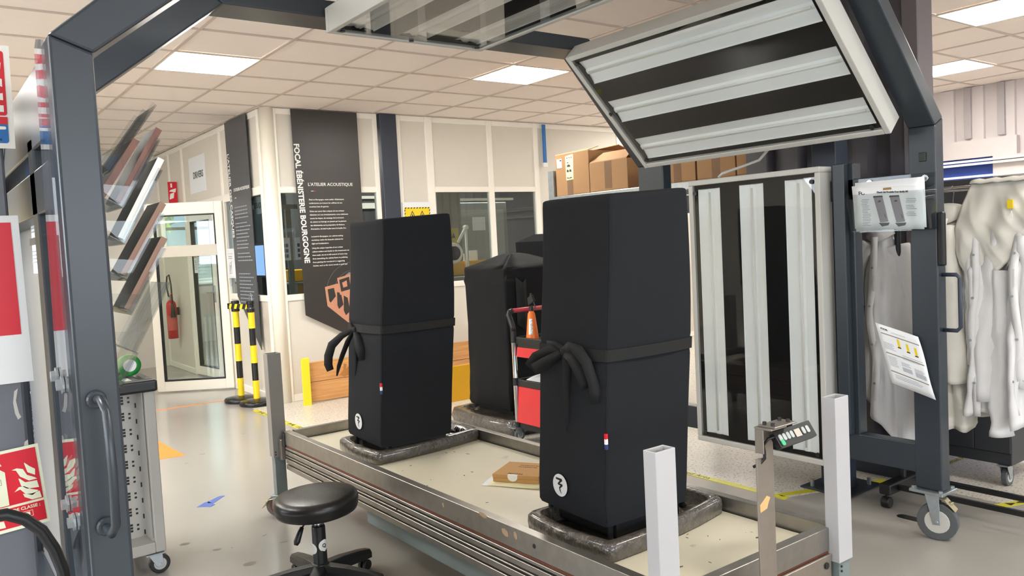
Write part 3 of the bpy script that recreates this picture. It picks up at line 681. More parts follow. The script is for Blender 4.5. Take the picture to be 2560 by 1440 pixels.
for k, x in enumerate((.014, .03, .046, .062, .112, .13)):
    flat(Fc, rrect(x - .006, x + .006, -.004, .016, .005), mat('grey_button', '#a9aeaa', .4), 'button', cs, .003, .0005)
flat(Fc, rrect(.008, .021, -.016, .001, .005), mat('green_button', '#3fae7a', .4), 'button', cs, .003, .0009)
flat(Fc, rect(.076, .1, -.006, .016), mat('beige_display', '#b8aea0', .4), 'display', cs, .001, .0008)
b = B(); b.tube([(1.868, 1.335, .872), (1.848, 1.345, .868), (1.838, 1.355, .85), (1.846, 1.358, .83), (1.849, 1.36, .81), (1.842, 1.37, .795), (1.83, 1.385, .785)], .0042, 8); b.build('cable', M_black, cs, smooth=True)
B().box(1.828, 1.845, 1.358, 1.3655, .832, .862).build('cable_mount', M_white2, cs, bevel=.002)
flat(frame_pts((1.83, 1.3659, .66), (1, 0, 0), (0, 0, 1)), [(0, .0), (.03, .006), (.036, .02), (.046, .034), (.03, .042), (.012, .03), (-.002, .022)], mat('tape_scrap', '#d8ab74', .8), 'tape_scrap', cs, .0006)

# ================================================================ COVERED LOUDSPEAKERS AND TRAYS
def rsec(x0, x1, y0, y1, z, rf=.014, rb=.02, n=4, bulge=0., zf=None):
    """rounded section of a cover"""
    p = []
    for cx, cy, t0, rr in ((x1 - rb, y1 - rb, 0, rb), (x0 + rf, y1 - rf, PI / 2, rf), (x0 + rf, y0 + rf, PI, rf), (x1 - rb, y0 + rb, 3 * PI / 2, rb)):
        for k in range(n + 1):
            t = t0 + k * PI / 2 / n; x = cx + rr * math.cos(t); y = cy + rr * math.sin(t)
            p.append(Vector((x, y, z if zf is None else zf(x, y, z))))
    # subdivide long faces for a gentle bulge
    q = []
    for i, a in enumerate(p):
        c = p[(i + 1) % len(p)]; q.append(a)
        if (c - a).length > .1:
            for s_ in (.25, .5, .75):
                m = a.lerp(c, s_); nrm = Vector((c.y - a.y, a.x - c.x, 0)).normalized(); m += nrm * bulge * 4 * s_ * (1 - s_); q.append(m)
    return q
PROF = [(.505, 1.742, 2.128), (.53, 1.736, 2.135), (.60, 1.738, 2.142), (.75, 1.751, 2.155), (.90, 1.761, 2.170), (1.02, 1.770, 2.183), (1.055, 1.773, 2.187), (1.09, 1.776, 2.190), (1.20, 1.787, 2.197), (1.30, 1.798, 2.200), (1.40, 1.806, 2.200), (1.48, 1.811, 2.199), (1.555, 1.813, 2.196), (1.572, 1.815, 2.194)]
def fx(z):
    for (z0, a0, b0), (z1, a1, b1) in zip(PROF, PROF[1:]):
        if z0 <= z <= z1: t = (z - z0) / (z1 - z0); return a0 + t * (a1 - a0), b0 + t * (b1 - b0)
    return PROF[-1][1:] if z > 1 else PROF[0][1:]
def speaker(name, dx, y0, y1, label, bow, lab_side):
    w = y1 - y0
    t = thing(name, label, 'loudspeaker', (1.93 + dx, (y0 + y1) / 2, .45), 'tall loudspeakers under black covers')
    def top(x, y, z): return z + (x - 1.84 - dx) * .055
    secs = []
    for z, a, b_ in PROF:
        pin = .004 if abs(z - 1.055) < .02 else 0
        zf = None
        if z < .52: zf = lambda x, y, zz: zz + (.02 * max(0, (y - (y1 - .07)) / .07) ** 2)
        if z > 1.4: zf = top if z > 1.55 else (lambda x, y, zz: zz + (x - 1.84 - dx) * .04)
        secs.append(rsec(a + dx + pin, b_ + dx - pin, y0 + pin, y1 - pin, z, bulge=.002, zf=zf))
    a, b_ = PROF[-1][1:]
    for dz, ins in ((.004, .002), (.007, .007), (.009, .02)):
        secs.append(rsec(a + dx + ins, b_ + dx - ins, y0 + ins, y1 - ins, 1.572 + dz, zf=top))
    o = B().loft(secs, cap=False); n = len(secs[0]); o.f.append(tuple(range((len(secs) - 1) * n, len(secs) * n)))
    co = o.build('cover', M_cover, t, smooth=True)
    m = co.modifiers.new('e', 'EDGE_SPLIT'); m.split_angle = .9
    # seam down the front corner
    b = B(); b.tube([(fx(z)[0] + dx + .0045, y0 + .0035, z) for z in [.52 + .07 * k for k in range(16)]], .0022, 6); b.build('seam', M_cover, co, smooth=True)
    # belt
    zb = 1.058; rows = []
    for zz in (-.019, .019):
        a, b_ = fx(zb + zz); rows.append([p + Vector((0, 0, 0)) for p in rsec(a + dx - .003, b_ + dx + .003, y0 - .003, y1 + .003, zb + zz, bulge=.012)])
    bl = B().loft(rows, cap=False).build('belt', M_ribbon, t, solid=.002)
    # bow: strips of ribbon
    xk = fx(zb)[0] + dx - .008
    wk = 1.15 if y0 < 2.5 else .72
    def strip(pts, wd, nm):
        """pts (y, z, outward, twist) centre line; wd widths"""
        P = [Vector((xk - q[2], q[0], q[1])) for q in pts]; r0, r1 = [], []
        for i, p in enumerate(P):
            d = (P[min(i + 1, len(P) - 1)] - P[max(i - 1, 0)]).normalized(); ww = (wd[i] if isinstance(wd, list) else wd) * wk
            nrm = Vector((-.6, -.8, 0)); sdir = d.cross(nrm).normalized(); tw = pts[i][3] if len(pts[i]) > 3 else 0
            sdir = sdir * math.cos(tw) + nrm * math.sin(tw); r0.append(p - sdir * ww / 2); r1.append(p + sdir * ww / 2)
        mid = [(a + c) / 2 + Vector((-.003, -.003, 0)) for a, c in zip(r0, r1)]
        return B().grid([r0, mid, r1]).build(nm, M_ribbon, t, smooth=True, solid=.0018)
    yk = bow[0][0]
    kb = B(); kb.ball((xk - .008, yk, bow[0][1]), .018, 10, (.7, 1, .9)); kb.build('knot', M_ribbon, t, smooth=True)
    for pts, wd, nm in bow[1]: strip(pts, wd, nm)
    # plinth feet
    b = B(); b.box(1.80 + dx, 2.11 + dx, y0 + .02, y1 - .02, .4455, .53); b.build('plinth', M_blackm, t, bevel=.01, seg=2)
    for yy in (y0 + .016, y1 - .03): B().box(1.765 + dx, 1.785 + dx, yy, yy + .014, .4455, .53).build('foot', M_black, t, bevel=.004)
    # logo patch on the front: white oval with a black squiggle
    yc, zc = y0 + .215, .602; xf = fx(zc)[0] + dx - .0075
    F = frame_pts((xf, yc, zc), (0, -1, 0), (-.01, 0, 1))
    lg = flat(F, ell(0, 0, .037, .039, 28), mat('logo_white', '#d9d9d9', .7, var=.08, scale=60, bump=.2, bscale=300), 'logo_patch', t, .0012)
    sq = [(-.017, .022), (.010, .020), (-.008, .004), (.011, .002), (-.002, -.009), (.0, -.018), (.005, -.026)]
    wv = [.006, .0085, .006, .0075, .0055, .0045, .001]; up, dn = [], []
    b = B()
    for (p, q), w0, w1 in zip(zip(sq, sq[1:]), wv, wv[1:]):
        d = Vector((q[0] - p[0], q[1] - p[1])).normalized(); nn = Vector((-d.y, d.x)); e = d * .002
        b.prism([F(p[0] - e.x + nn.x * w0 / 2, p[1] - e.y + nn.y * w0 / 2, .0012), F(q[0] + e.x + nn.x * w1 / 2, q[1] + e.y + nn.y * w1 / 2, .0012), F(q[0] + e.x - nn.x * w1 / 2, q[1] + e.y - nn.y * w1 / 2, .0012), F(p[0] - e.x - nn.x * w0 / 2, p[1] - e.y - nn.y * w0 / 2, .0012)], F(0, 0, .0006) - F(0, 0, 0))
    b.build('logo_mark', M_blackm, lg)
    # tricolour tag on the seam
    zt = .81; xt = fx(zt)[0] + dx
    for k, mm in enumerate((M_red, M_white2, mat('flag_blue', '#26356e', .6))):
        B().box(xt - .006, xt + .003, y0 - .004, y0 + .004, zt - .017 * (k + 1), zt - .017 * k).build('tricolour_tag', mm, t)
    return t
def tray(dx, y0, y1, label):
    """film-wrapped foam tray with a hollow, front edge bowed"""
    t = thing('foam_tray', label, 'tray', (1.97 + dx, (y0 + y1) / 2, .4305), 'film wrapped foam trays under the loudspeakers')
    xa, xb = 1.662 + dx, 2.284 + dx
    def outl(ins, z):
        pts = []
        c = [(xa, y0), (xb, y0 + .055), (xb, y1 - .02), (xa + .01, y1)]
        rr = .035; m = 4
        def corner(P, A, C):
            P, A, C = Vector(P), Vector(A), Vector(C); u_ = (A - P).normalized(); v_ = (C - P).normalized()
            return [P + u_ * rr * (1 - s_) ** 2 + v_ * rr * s_ ** 2 for s_ in [k / m for k in range(m + 1)]]
        n = 4; cen = Vector((sum(p[0] for p in c) / 4, sum(p[1] for p in c) / 4))
        raw = []
        for i in range(4):
            P, A, C = c[i], c[i - 1], c[(i + 1) % 4]; cs_ = corner(P, A, C); raw += cs_
            nx = corner(c[(i + 1) % 4], c[i], c[(i + 2) % 4])[0]; a = cs_[-1]; d = nx - a; nrm = Vector((d.y, -d.x)).normalized()
            for s_ in (.2, .4, .6, .8): raw.append(a.lerp(nx, s_) + nrm * (.016 if i in (3, 0) else .006) * 4 * s_ * (1 - s_))
        for p in raw:
            d = p - cen; pts.append(Vector((cen.x + d.x * (1 - ins / .32), cen.y + d.y * (1 - ins / .22), z)))
        return pts
    secs = [outl(.008, .4305), outl(0, .437), outl(-.002, .46), outl(0, .482), outl(.008, .491), outl(.03, .492), outl(.038, .487), outl(.042, .445)]
    o = B().loft(secs, cap=True).build('tray_body', M_foam, t, smooth=True)
    return t
T1 = tray(0, 1.80, 2.24, 'grey film-wrapped foam tray on the bench under the near loudspeaker')
T2 = tray(.018, 3.375, 3.82, 'grey film-wrapped foam tray on the bench under the farther loudspeaker')
# bow on the near speaker (loops and two long tails)
y = 2.085
bowR = ((y, 1.062), [
    ([(y, 1.062, .006), (2.14, 1.062, .022), (2.21, 1.035, .03), (2.25, 1.005, .03), (2.225, .992, .03), (2.16, 1.02, .028), (y + .01, 1.055, .014)], [.024, .034, .034, .03, .034, .036, .024], 'bow_loop'),
    ([(y, 1.062, .010), (2.03, 1.083, .028), (1.985, 1.075, .032), (1.95, 1.04, .03), (1.935, .98, .02), (1.93, .945, .014), (1.928, .905, .008)], [.022, .032, .034, .03, .03, .034, .036], 'ribbon_tail'),
    ([(y - .005, 1.058, .012), (2.02, 1.05, .03), (1.985, 1.01, .028), (1.972, .965, .02), (1.97, .95, .014)], [.022, .034, .038, .032, .028], 'bow_loop'),
    ([(y - .01, 1.055, .008, .2), (2.065, 1.0, .012, .4), (2.07, .93, .010, .5), (2.072, .86, .008, .5), (2.082, .80, .006, .5), (2.09, .76, .004, .5)], [.024, .034, .036, .032, .022, .004], 'ribbon_tail'),
    ([(y, 1.066, .008), (2.12, 1.085, .018), (2.165, 1.088, .016)], [.02, .018, .012], 'bow_loop')])
y = 3.652
bowL = ((y, 1.048), [
    ([(y, 1.048, .010), (3.72, 1.02, .045), (3.79, .97, .07), (3.83, .91, .075), (3.85, .865, .07), (3.84, .835, .065)], [.02, .045, .06, .062, .06, .05], 'bow_loop'),
    ([(y, 1.05, .010, .4), (3.69, .99, .03, .7), (3.73, .92, .045, .8), (3.77, .86, .05, .8), (3.80, .81, .05, .8)], [.02, .04, .04, .034, .012], 'ribbon_tail'),
    ([(y, 1.045, .008), (3.60, 1.01, .022), (3.575, .96, .022), (3.57, .905, .014)], [.022, .05, .062, .05], 'bow_loop'),
    ([(y - .01, 1.04, .010, .3), (3.63, .98, .014, .5), (3.64, .90, .010, .6), (3.66, .84, .008, .6), (3.68, .795, .006, .6)], [.022, .034, .034, .026, .006], 'ribbon_tail'),
    ([(y, 1.055, .010), (3.68, 1.075, .012), (3.70, 1.095, .006)], [.02, .018, .012], 'bow_loop')])
speaker('covered_loudspeaker', 0, 1.892, 2.240, 'tall loudspeaker under a charcoal cloth cover, nearer of the two on the workbench', bowR, 0)
speaker('covered_loudspeaker', -.018, 3.398, 3.758, 'tall covered loudspeaker on the workbench, standing in front of the charcoal banner', bowL, 0)
# chrome fittings lying in the trays behind the speakers
for (x, y0, lab) in ((2.21, 2.0, 'dark coiled cable and fittings in the tray behind the near loudspeaker'), (2.245, 3.5, 'chrome spikes and cable in the tray behind the farther loudspeaker')):
    t = thing('fitting_set', lab, 'fittings', (x, y0 + .05, .4455))
    for k in range(4):
        yy = y0 + .03 * k - .02; B().lathe([(.012, .4458), (.014, .452), (.008, .462), (.012, .468), (.012, .480), (.003, .492)], (x - .012 + .012 * (k % 2), yy, 0), 12).build('spike', M_chrome if k % 2 else M_black, t, smooth=True)
    b = B(); b.tube([(x + .02 * math.cos(a), y0 + .13 + .04 * math.sin(a), .452 + .004 * (a / 6)) for a in [k * .5 for k in range(24)]], .0045, 6); b.build('cable', M_black, t, smooth=True)
# flat accessory box and envelope
e1 = Vector((.52, -.855, 0)); e2 = Vector((.855, .52, 0)); A = Vector((1.912, 2.772, 0))
env = thing('envelope', 'white plastic document sleeve under the kraft accessory box on the cream bed', 'sleeve', (1.98, 2.68, .4306))
for k, (off, rot, mm) in enumerate(((Vector((-.06, .0, 0)), .06, M_paper), (Vector((-.045, -.02, 0)), -.03, M_cream))):
    p = A + off; a1 = (Matrix.Rotation(rot, 3, 'Z') @ e1) * .23; a2 = (Matrix.Rotation(rot, 3, 'Z') @ e2) * .2; z = .4306 + .002 * k
    b = B(); rows = [[p + a1 * (i / 8) + a2 * (j / 6) + Vector((0, 0, z + .0012 + .0012 * math.sin(i * 1.7 + j) * (1 if 0 < j < 6 else .3))) for i in range(9)] for j in range(7)]
    b.grid(rows).build('sheet', mm, env, smooth=True, solid=.0012)
bx_ = thing('accessory_box', 'flat kraft cardboard accessory box closed with a round white sticker', 'box', (A.x + .1, A.y - .05, .4345))
def obox(F, a0, a1, b0, b1, z0, z1): return [F(a0, b0, z0), F(a1, b0, z0), F(a1, b1, z0), F(a0, b1, z0), F(a0, b0, z1), F(a1, b0, z1), F(a1, b1, z1), F(a0, b1, z1)]
Fb = lambda a, c, z: A + e1 * a + e2 * c + Vector((0, 0, z))
b = B(); b.hexa(obox(Fb, 0, .205, 0, .19, .4355, .452)); b.build('box_base', M_kraft, bx_, bevel=.0008)
b = B(); b.hexa(obox(Fb, -.0015, .2065, -.0015, .1915, .4525, .468)); b.build('box_lid', M_kraft, bx_, bevel=.001)
M_kink = mat('kraft_print', '#7a4f25', .7, var=0)
txt('FOCAL', Fb(.062, .012, .468), e1, e2, .022, M_kink, bx_, bold=.0004)
txt('Accessoires', Fb(.07, .142, .468), e1, e2, .018, M_kink, bx_); txt('Accessories', Fb(.07, .118, .468), e1, e2, .018, M_kink, bx_)
Fs = frame_pts(Fb(.09, -.0017, .455), e1, (0, 0, 1))
flat(Fs, [(-.022, .0131), (.022, .0131)] + [(.022 * math.cos(t), .004 - .018 * math.sin(t)) for t in [k * PI / 12 for k in range(13)]], M_white2, 'sticker', bx_, .0006)
Fs2 = frame_pts(Fb(.09, -.0017, .4681), e1, e2); flat(Fs2, rrect(-.022, .022, 0, .010, .003), M_white2, 'sticker', bx_, .0006)
# ================================================================ STOOL
st = thing('work_stool', 'round black padded stool on a five-arm caster base, in front of the workbench', 'stool', (1.31, 3.218, 0))
cx, cy = 1.31, 3.218
b = B().lathe([(.02, .378), (.15, .380), (.168, .388), (.174, .402), (.173, .415), (.176, .420), (.176, .436), (.168, .451), (.14, .459), (.06, .461), (.001, .461)], (0, 0, 0), 48)
tl = Matrix.Rotation(-.035, 3, 'Y') @ Matrix.Rotation(.02, 3, 'X')
b.v = [tuple(tl @ Vector((v[0], v[1], v[2] - .36)) + Vector((cx, cy, .326))) for v in b.v]; b.build('seat', M_leather, st, smooth=True)
b = B(); b.cyl((cx, cy, .27), (cx, cy, .347), .017, n=20); b.build('gas_spring', M_chrome, st, smooth=False)
b = B(); b.cyl((cx, cy, .10), (cx, cy, .285), .030, .0285, n=24); b.build('column', M_black, st, bevel=.003, seg=2)
b = B(); b.cyl((cx, cy, .285), (cx, cy, .290), .026, n=24); b.build('collar', M_black, st, bevel=.002)
b = B(); b.tube([(cx - .02, cy - .02, .338), (cx - .06, cy - .02, .32), (cx - .08, cy - .02, .30)], .004, 8); lv = b.build('lever', M_black, st, smooth=True)
b = B(); b.tube([(cx - .078, cy - .02, .303), (cx - .09, cy - .022, .283), (cx - .108, cy - .028, .25), (cx - .114, cy - .03, .238)], [.008, .011, .014, .008], 10); b.build('grip', M_black, lv, smooth=True)
b = B(); b.cyl((cx, cy, .07), (cx, cy, .128), .052, .036, n=20); b.build('hub', M_black, st, bevel=.004)
for k in range(5):
    a = math.radians(19 + 72 * k); d = Vector((math.cos(a), math.sin(a), 0)); n = Vector((-d.y, d.x, 0)); c = Vector((cx, cy, 0)); R_ = .255
    secs = []
    for t, z0, z1, w in ((.02, .066, .122, .036), (.12, .064, .116, .032), (.22, .056, .102, .028), (R_ + .025, .052, .090, .026)):
        p = c + d * t; secs.append([p - n * w + Vector((0, 0, z0)), p + n * w + Vector((0, 0, z0)), p + n * w + Vector((0, 0, (z0 + z1) / 2 + .006)), p + n * w * .6 + Vector((0, 0, z1)), p - n * w * .6 + Vector((0, 0, z1)), p - n * w + Vector((0, 0, (z0 + z1) / 2 + .006))])
    arm = B().loft(secs).build('base_arm', M_black, st, bevel=.004, seg=2)
    q = c + d * R_; b = B()
    for s_ in (-1, 1): m = q + n * .006 * s_; b.cyl(m + Vector((0, 0, .0245)), m + n * .016 * s_ + Vector((0, 0, .0245)), .024, n=20)
    b.build('caster_wheel', M_black, arm, bevel=.003)
    b = B(); b.cyl(q + Vector((0, 0, .03)), q + Vector((0, 0, .058)), .008, n=10); b.build('caster_stem', M_black, arm)
# round white stickers wrapped on the column
def wrap_disc(cx, cy, z, r_, R_, ang, m, par, name):
    b = B(); rows = []
    for i in range(9):
        v = -1 + i / 4; hw = math.sqrt(max(0, 1 - v * v)) * r_ / R_; rows.append([(cx + (R_ + .0008) * math.cos(ang + hw * (k / 4 - 1)), cy + (R_ + .0008) * math.sin(ang + hw * (k / 4 - 1)), z + v * r_) for k in range(9)])
    return b.grid(rows).build(name, m, par, smooth=True)
a0 = math.atan2(-cy, -cx)
wrap_disc(cx, cy, .205, .026, .0295, a0 + .75, M_white2, st, 'sticker'); wrap_disc(cx, cy, .192, .024, .0295, a0 - 1.2, M_white2, st, 'sticker')
an = a0 + .62; P = Vector((cx + .0312 * math.cos(an), cy + .0312 * math.sin(an), .198)); txt('Q', P - Vector((-math.sin(an), math.cos(an), 0)) * .008, (-math.sin(an), math.cos(an), 0), (0, 0, 1), .022, M_ink, st, bold=.0006)

# ================================================================ BANNERS
bn = thing('banner', 'tall charcoal hanging banner with a vertical white workshop title and a copper-coloured frame print', 'banner', (3.4, 7.5, .5))
b = B(); b.prism([(3.05, 7.505, 2.82), (3.745, 7.505, 2.82), (3.745, 7.505, .46), (3.07, 7.505, .83)], (0, .006, 0)); b.build('fabric', M_banner, bn)
Fn = frame_pts((3.05, 7.5045, 0), (1, 0, 0), (0, 0, 1))
txt('FOCAL ÉBÉNISTERIE BOURGOGNE', Fn(.012, 2.49), (.03, 0, -1), (1, 0, .03), .0745, M_white2, bn, name='title_lettering', bold=.0022)
txt("L'ATELIER ACOUSTIQUE", Fn(.128, 2.085), (1, 0, 0), (0, 0, 1), .044, M_white2, bn, bold=.0003)
for k, mm in enumerate((mat('flag_blue', '#26356e', .6), M_white2, M_red)): flat(Fn, rect(.13 + .026 * k, .156 + .026 * k, 2.032, 2.037), mm, 'tricolour_line', bn, .0006)
fr = ["Situé en Bourgogne, notre atelier d'ébénisterie", "confectionne sur-mesure les coffrets de nos", "enceintes haut de gamme.", None, "Grâce aux savoir-faire uniques de nos artisans", "ébénistes et à nos investissements, nous maîtrisons", "toutes les étapes, du montage de la structure", "du caisson au lustrage en passant par la peinture", "des ébénisteries ou la proposition de finitions", "d'exception, du bois le plus rare à la feuille d'or."]
en = ["Located in Bourgogne, our cabinet-making", "workshop makes the bespoke cabinets for", "high-end loudspeakers.", None, "Using the unique expertise of our artisan", "cabinet-makers and thanks to the investments we", "have made, we are in full control of every step,", "from assembling the cabinet frame to polishing,", "from painting the woodwork to suggesting", "finishes, such as the rarest woods or gold leaf."]
z = 1.945
for L in fr:
    if L: txt(L, Fn(.128, z), (1, 0, 0), (0, 0, 1), .0195, M_white2, bn, bold=.0002); z -= .0345
    else: z -= .01
z = 1.585
for L in en:
    if L: txt(L, Fn(.128, z), (1, 0, 0), (.15, 0, 1), .0195, M_white2, bn, bold=.0002); z -= .0345
    else: z -= .01
# print: a light wooden skeleton crate held by two hands
pz = 0
def pr_(poly, m, nm='print'): 
    global pz; pz += .0003; return flat(Fn, poly, m, nm, bn, .0004, pz)
pr_(ell(.50, 1.16, .05, .05, 18), mat('print_grey', '#8d8d92', .6), 'print'); pr_([(.45, 1.17), (.49, 1.12), (.62, 1.08), (.62, 1.2), (.5, 1.22)], mat('print_grey', '#8d8d92', .6))
pr_([(.43, 1.15), (.46, 1.17), (.50, 1.1), (.46, 1.07)], M_skin)
pr_([(.235, 1.09), (.37, 1.115), (.62, .98), (.62, .62), (.56, .63), (.25, .90)], M_copper)
for q in ([(.262, 1.065), (.33, 1.075), (.345, .99), (.285, .93), (.272, .95)], [(.36, 1.03), (.40, 1.02), (.42, .90), (.37, .86), (.355, .9)], [(.43, .99), (.47, .965), (.49, .83), (.44, .79), (.42, .84)], [(.5, .95), (.6, .88), (.6, .72), (.52, .73)]): pr_(q, M_banner)
pr_([(.37, 1.17), (.52, 1.2), (.535, 1.03), (.39, 1.0)], M_copper); pr_([(.39, 1.15), (.50, 1.175), (.51, 1.05), (.405, 1.03)], M_banner); pr_([(.42, 1.12), (.47, 1.14), (.475, 1.08), (.43, 1.07)], M_copper)
for cx_, rr in ((.55, .30), (.55, .22)):
    b = B(); b.tube([Fn(cx_ + rr * math.cos(a), 1.02 + rr * math.sin(a), .0012) for a in [PI * .5 + k * PI * .045 for k in range(14)]], .0008, 4); b.build('arc_print', M_inkl, bn)
bn2 = thing('banner', 'slate grey hanging banner seen at a slant, beside the white corner column', 'banner', (2.74, 8.2, .5))
b = B(); b.prism([(2.745, 7.90, 2.82), (2.745, 8.545, 2.82), (2.745, 8.50, 1.02), (2.745, 7.885, .50)], (.006, 0, 0)); b.build('fabric', M_banner2, bn2)
Fm = frame_pts((2.7445, 8.53, 0), (0, -1, 0), (0, 0, 1))
txt("L'ATELIER DES CASQUES", Fm(.012, 2.50), (0, 0, -1), (0, -1, 0), .080, M_white2, bn2, name='title_lettering', bold=.001)
txt("L'ATELIER ACOUSTIQUE", Fm(.14, 2.10), (0, -1, 0), (0, 0, 1), .044, M_white2, bn2, bold=.0003)
flat(Fm, rect(.16, .21, 2.03, 2.036), M_white2, 'tricolour_line', bn2, .0006)
b = B(); z = 1.93
for k in range(24):
    if k in (4, 12): z -= .02
    if k == 15: z -= .1
    w = random.uniform(.3, .42); a = .13
    while a < .13 + w:
        l = random.uniform(.02, .06); b.prism([Fm(a, z, 0), Fm(a + l, z, 0), Fm(a + l, z + .011, 0), Fm(a, z + .011, 0)], Fm(0, 0, .0005) - Fm(0, 0, 0)); a += l + .011
    z -= .036
stuff(b.build('small_print', M_inkl, bn2))
b = B()
for k in range(3): b.tube([Fm(.40 + (.11 - .02 * k) * math.cos(t) * .6 + .04 * math.sin(t), .86 + (.20 - .025 * k) * math.sin(t), .001) for t in [j * PI / 12 for j in range(25)]], .0025, 5)
b.tube([Fm(.46 + .045 * math.cos(t), .78 + .07 * math.sin(t), .0012) for t in [j * PI / 8 for j in range(17)]], .004, 5)
b.build('headphone_print', M_inkl, bn2)
# papers on the side partition
pn = solo(B().box(2.752, 2.754, 8.535, 8.80, 1.21, 1.52), 'paper_notice', M_paper, 'white notice with a crossed-out phone on the glass beside the slate banner', 'notice')
Fp = frame_pts((2.7515, 8.78, 1.21), (0, -1, 0), (0, 0, 1))
b = B()
for q in (rect(.03, .2, .255, .258), rect(.03, .2, .012, .014)): b.prism([Fp(*p) for p in q], (-.0005, 0, 0))
for p0, p1 in (((.07, .05), (.13, .05)), ((.13, .05), (.13, .16)), ((.13, .16), (.08, .16)), ((.07, .05), (.07, .15)), ((.06, .04), (.15, .18)), ((.085, .08), (.105, .13)), ((.105, .13), (.09, .13))): b.tube([Fp(*p0), Fp(*p1)], .003, 5)
for k in range(2): b.prism([Fp(*p) for p in rect(.05, .17, .225 - .02 * k, .233 - .02 * k)], (-.0005, 0, 0))
b.build('pictogram', M_inkl, pn)
ds = solo(B().box(2.777, 2.7845, 9.44, 10.06, 2.2, 2.62), 'sign_sheet', M_paper, 'white DRIVERS sheet above the glass door', 'sign')
txt('DRIVERS', (2.7765, 9.90, 2.37), (0, -1, 0), (0, 0, 1), .105, M_ink, ds, bold=.002)
ms = solo(B().box(2.803, 2.805, 7.70, 7.99, 1.84, 2.01), 'backward_sheet', M_paper, 'white sheet behind the side glass, its word seen from behind beside the column', 'sign')
txt('CASQUES', (2.8025, 7.97, 1.90), (0, 1, 0), (0, 0, 1), .075, M_ink, ms, align='RIGHT', bold=.001)
dn = solo(B().box(2.786, 2.788, 10.02, 10.16, 1.26, 1.54), 'door_notice', M_paper, 'small white notice with coloured marks on the inner door leaf', 'notice')
b = B()
for k in range(3): b.box(2.785, 2.7858, 10.035 + .04 * k, 10.06 + .04 * k, 1.44, 1.51)
b.build('coloured_print', mat('amber_print', '#c07a3a', .6), dn); b = B()
for k in range(6): b.box(2.785, 2.7858, 10.035, 10.145 - .01 * (k % 3), 1.40 - k * .02, 1.408 - k * .02)
b.build('small_print', M_inkl, dn)['kind'] = 'stuff'
fs = thing('flag_sign', 'small red projecting fire sign above the glass door', 'sign', (2.72, 10.6, 2.15))
b = B(); b.box(2.66, 2.768, 10.60, 10.606, 2.13, 2.40); b.build('plate', M_red, fs)
for q in ([(2.67, 2.18), (2.72, 2.2), (2.73, 2.27), (2.68, 2.25)], [(2.67, 2.28), (2.745, 2.27), (2.755, 2.32), (2.69, 2.3)], [(2.69, 2.33), (2.71, 2.33), (2.71, 2.38), (2.69, 2.38)]):
    b = B(); b.prism([(x, 10.599, z) for x, z in q], (0, -.0006, 0)); b.build('symbol', M_white2, fs)

def extinguisher(label, x, y, z0, back, h_=.50, r_=.062):
    """red cylinder on a wall bracket; back = unit vector to the wall"""
    t = thing('fire_extinguisher', label, 'fire extinguisher', (x, y, z0))
    B().lathe([(.02, 0), (r_, .004), (r_, h_ * .86), (r_ * .92, h_ * .92), (r_ * .5, h_ * .985), (.02, h_)], (x, y, z0), 24).build('cylinder', M_redp, t, smooth=True)
    b = B(); b.cyl((x, y, z0 + h_), (x, y, z0 + h_ + .05), .016, n=12); b.build('valve', M_steel, t)
    bk = Vector(back); sd = Vector((-bk.y, bk.x, 0)); c = Vector((x, y, z0))
    U = Vector((0, 0, 1)); b = B(); b.tube([c + U * (h_ + .05), c - sd * .05 + U * (h_ + .085), c - sd * .1 + U * (h_ + .08)], [.010, .008, .007], 8); b.build('lever', M_redp, t, smooth=True)
    b = B(); b.tube([c + U * (h_ + .03) + sd * .012, c + sd * .10 + U * (h_ + .05), c + sd * .17 + U * (h_ + .18), c + sd * .11 + U * (h_ + .3), c + sd * .0 + U * (h_ + .32), c - sd * .06 + U * (h_ + .2), c - sd * .075 + U * (h_ - .05)], .010, 10); b.build('hose', M_black, t, smooth=True)
    b = B(); b.cyl(c - sd * .075 + U * (h_ - .05), c - sd * .075 + U * (h_ - .22), .02, .034, n=14); b.build('horn', M_black, t)
    b = B(); b.lathe([(r_ + .0008, h_ * .22), (r_ + .0008, h_ * .6)], (x, y, z0), 24); b.f = [q for q in b.f if len(q) == 4]
    b.build('label_band', mat('label_print', '#c9544f', .5), t, smooth=True)
    b = B(); b.hexa([c + bk * r_ - sd * .02 + U * .3, c + bk * (r_ + .03) - sd * .02 + U * .3, c + bk * (r_ + .03) + sd * .02 + U * .3, c + bk * r_ + sd * .02 + U * .3, c + bk * r_ - sd * .02 + U * .4, c + bk * (r_ + .03) - sd * .02 + U * .4, c + bk * (r_ + .03) + sd * .02 + U * .4, c + bk * r_ + sd * .02 + U * .4]); b.build('bracket', M_black, t)
    return t
extinguisher('red fire extinguisher with a looped black hose, seen through the glass door', 2.68, 10.95, .42, (1, 0, 0))

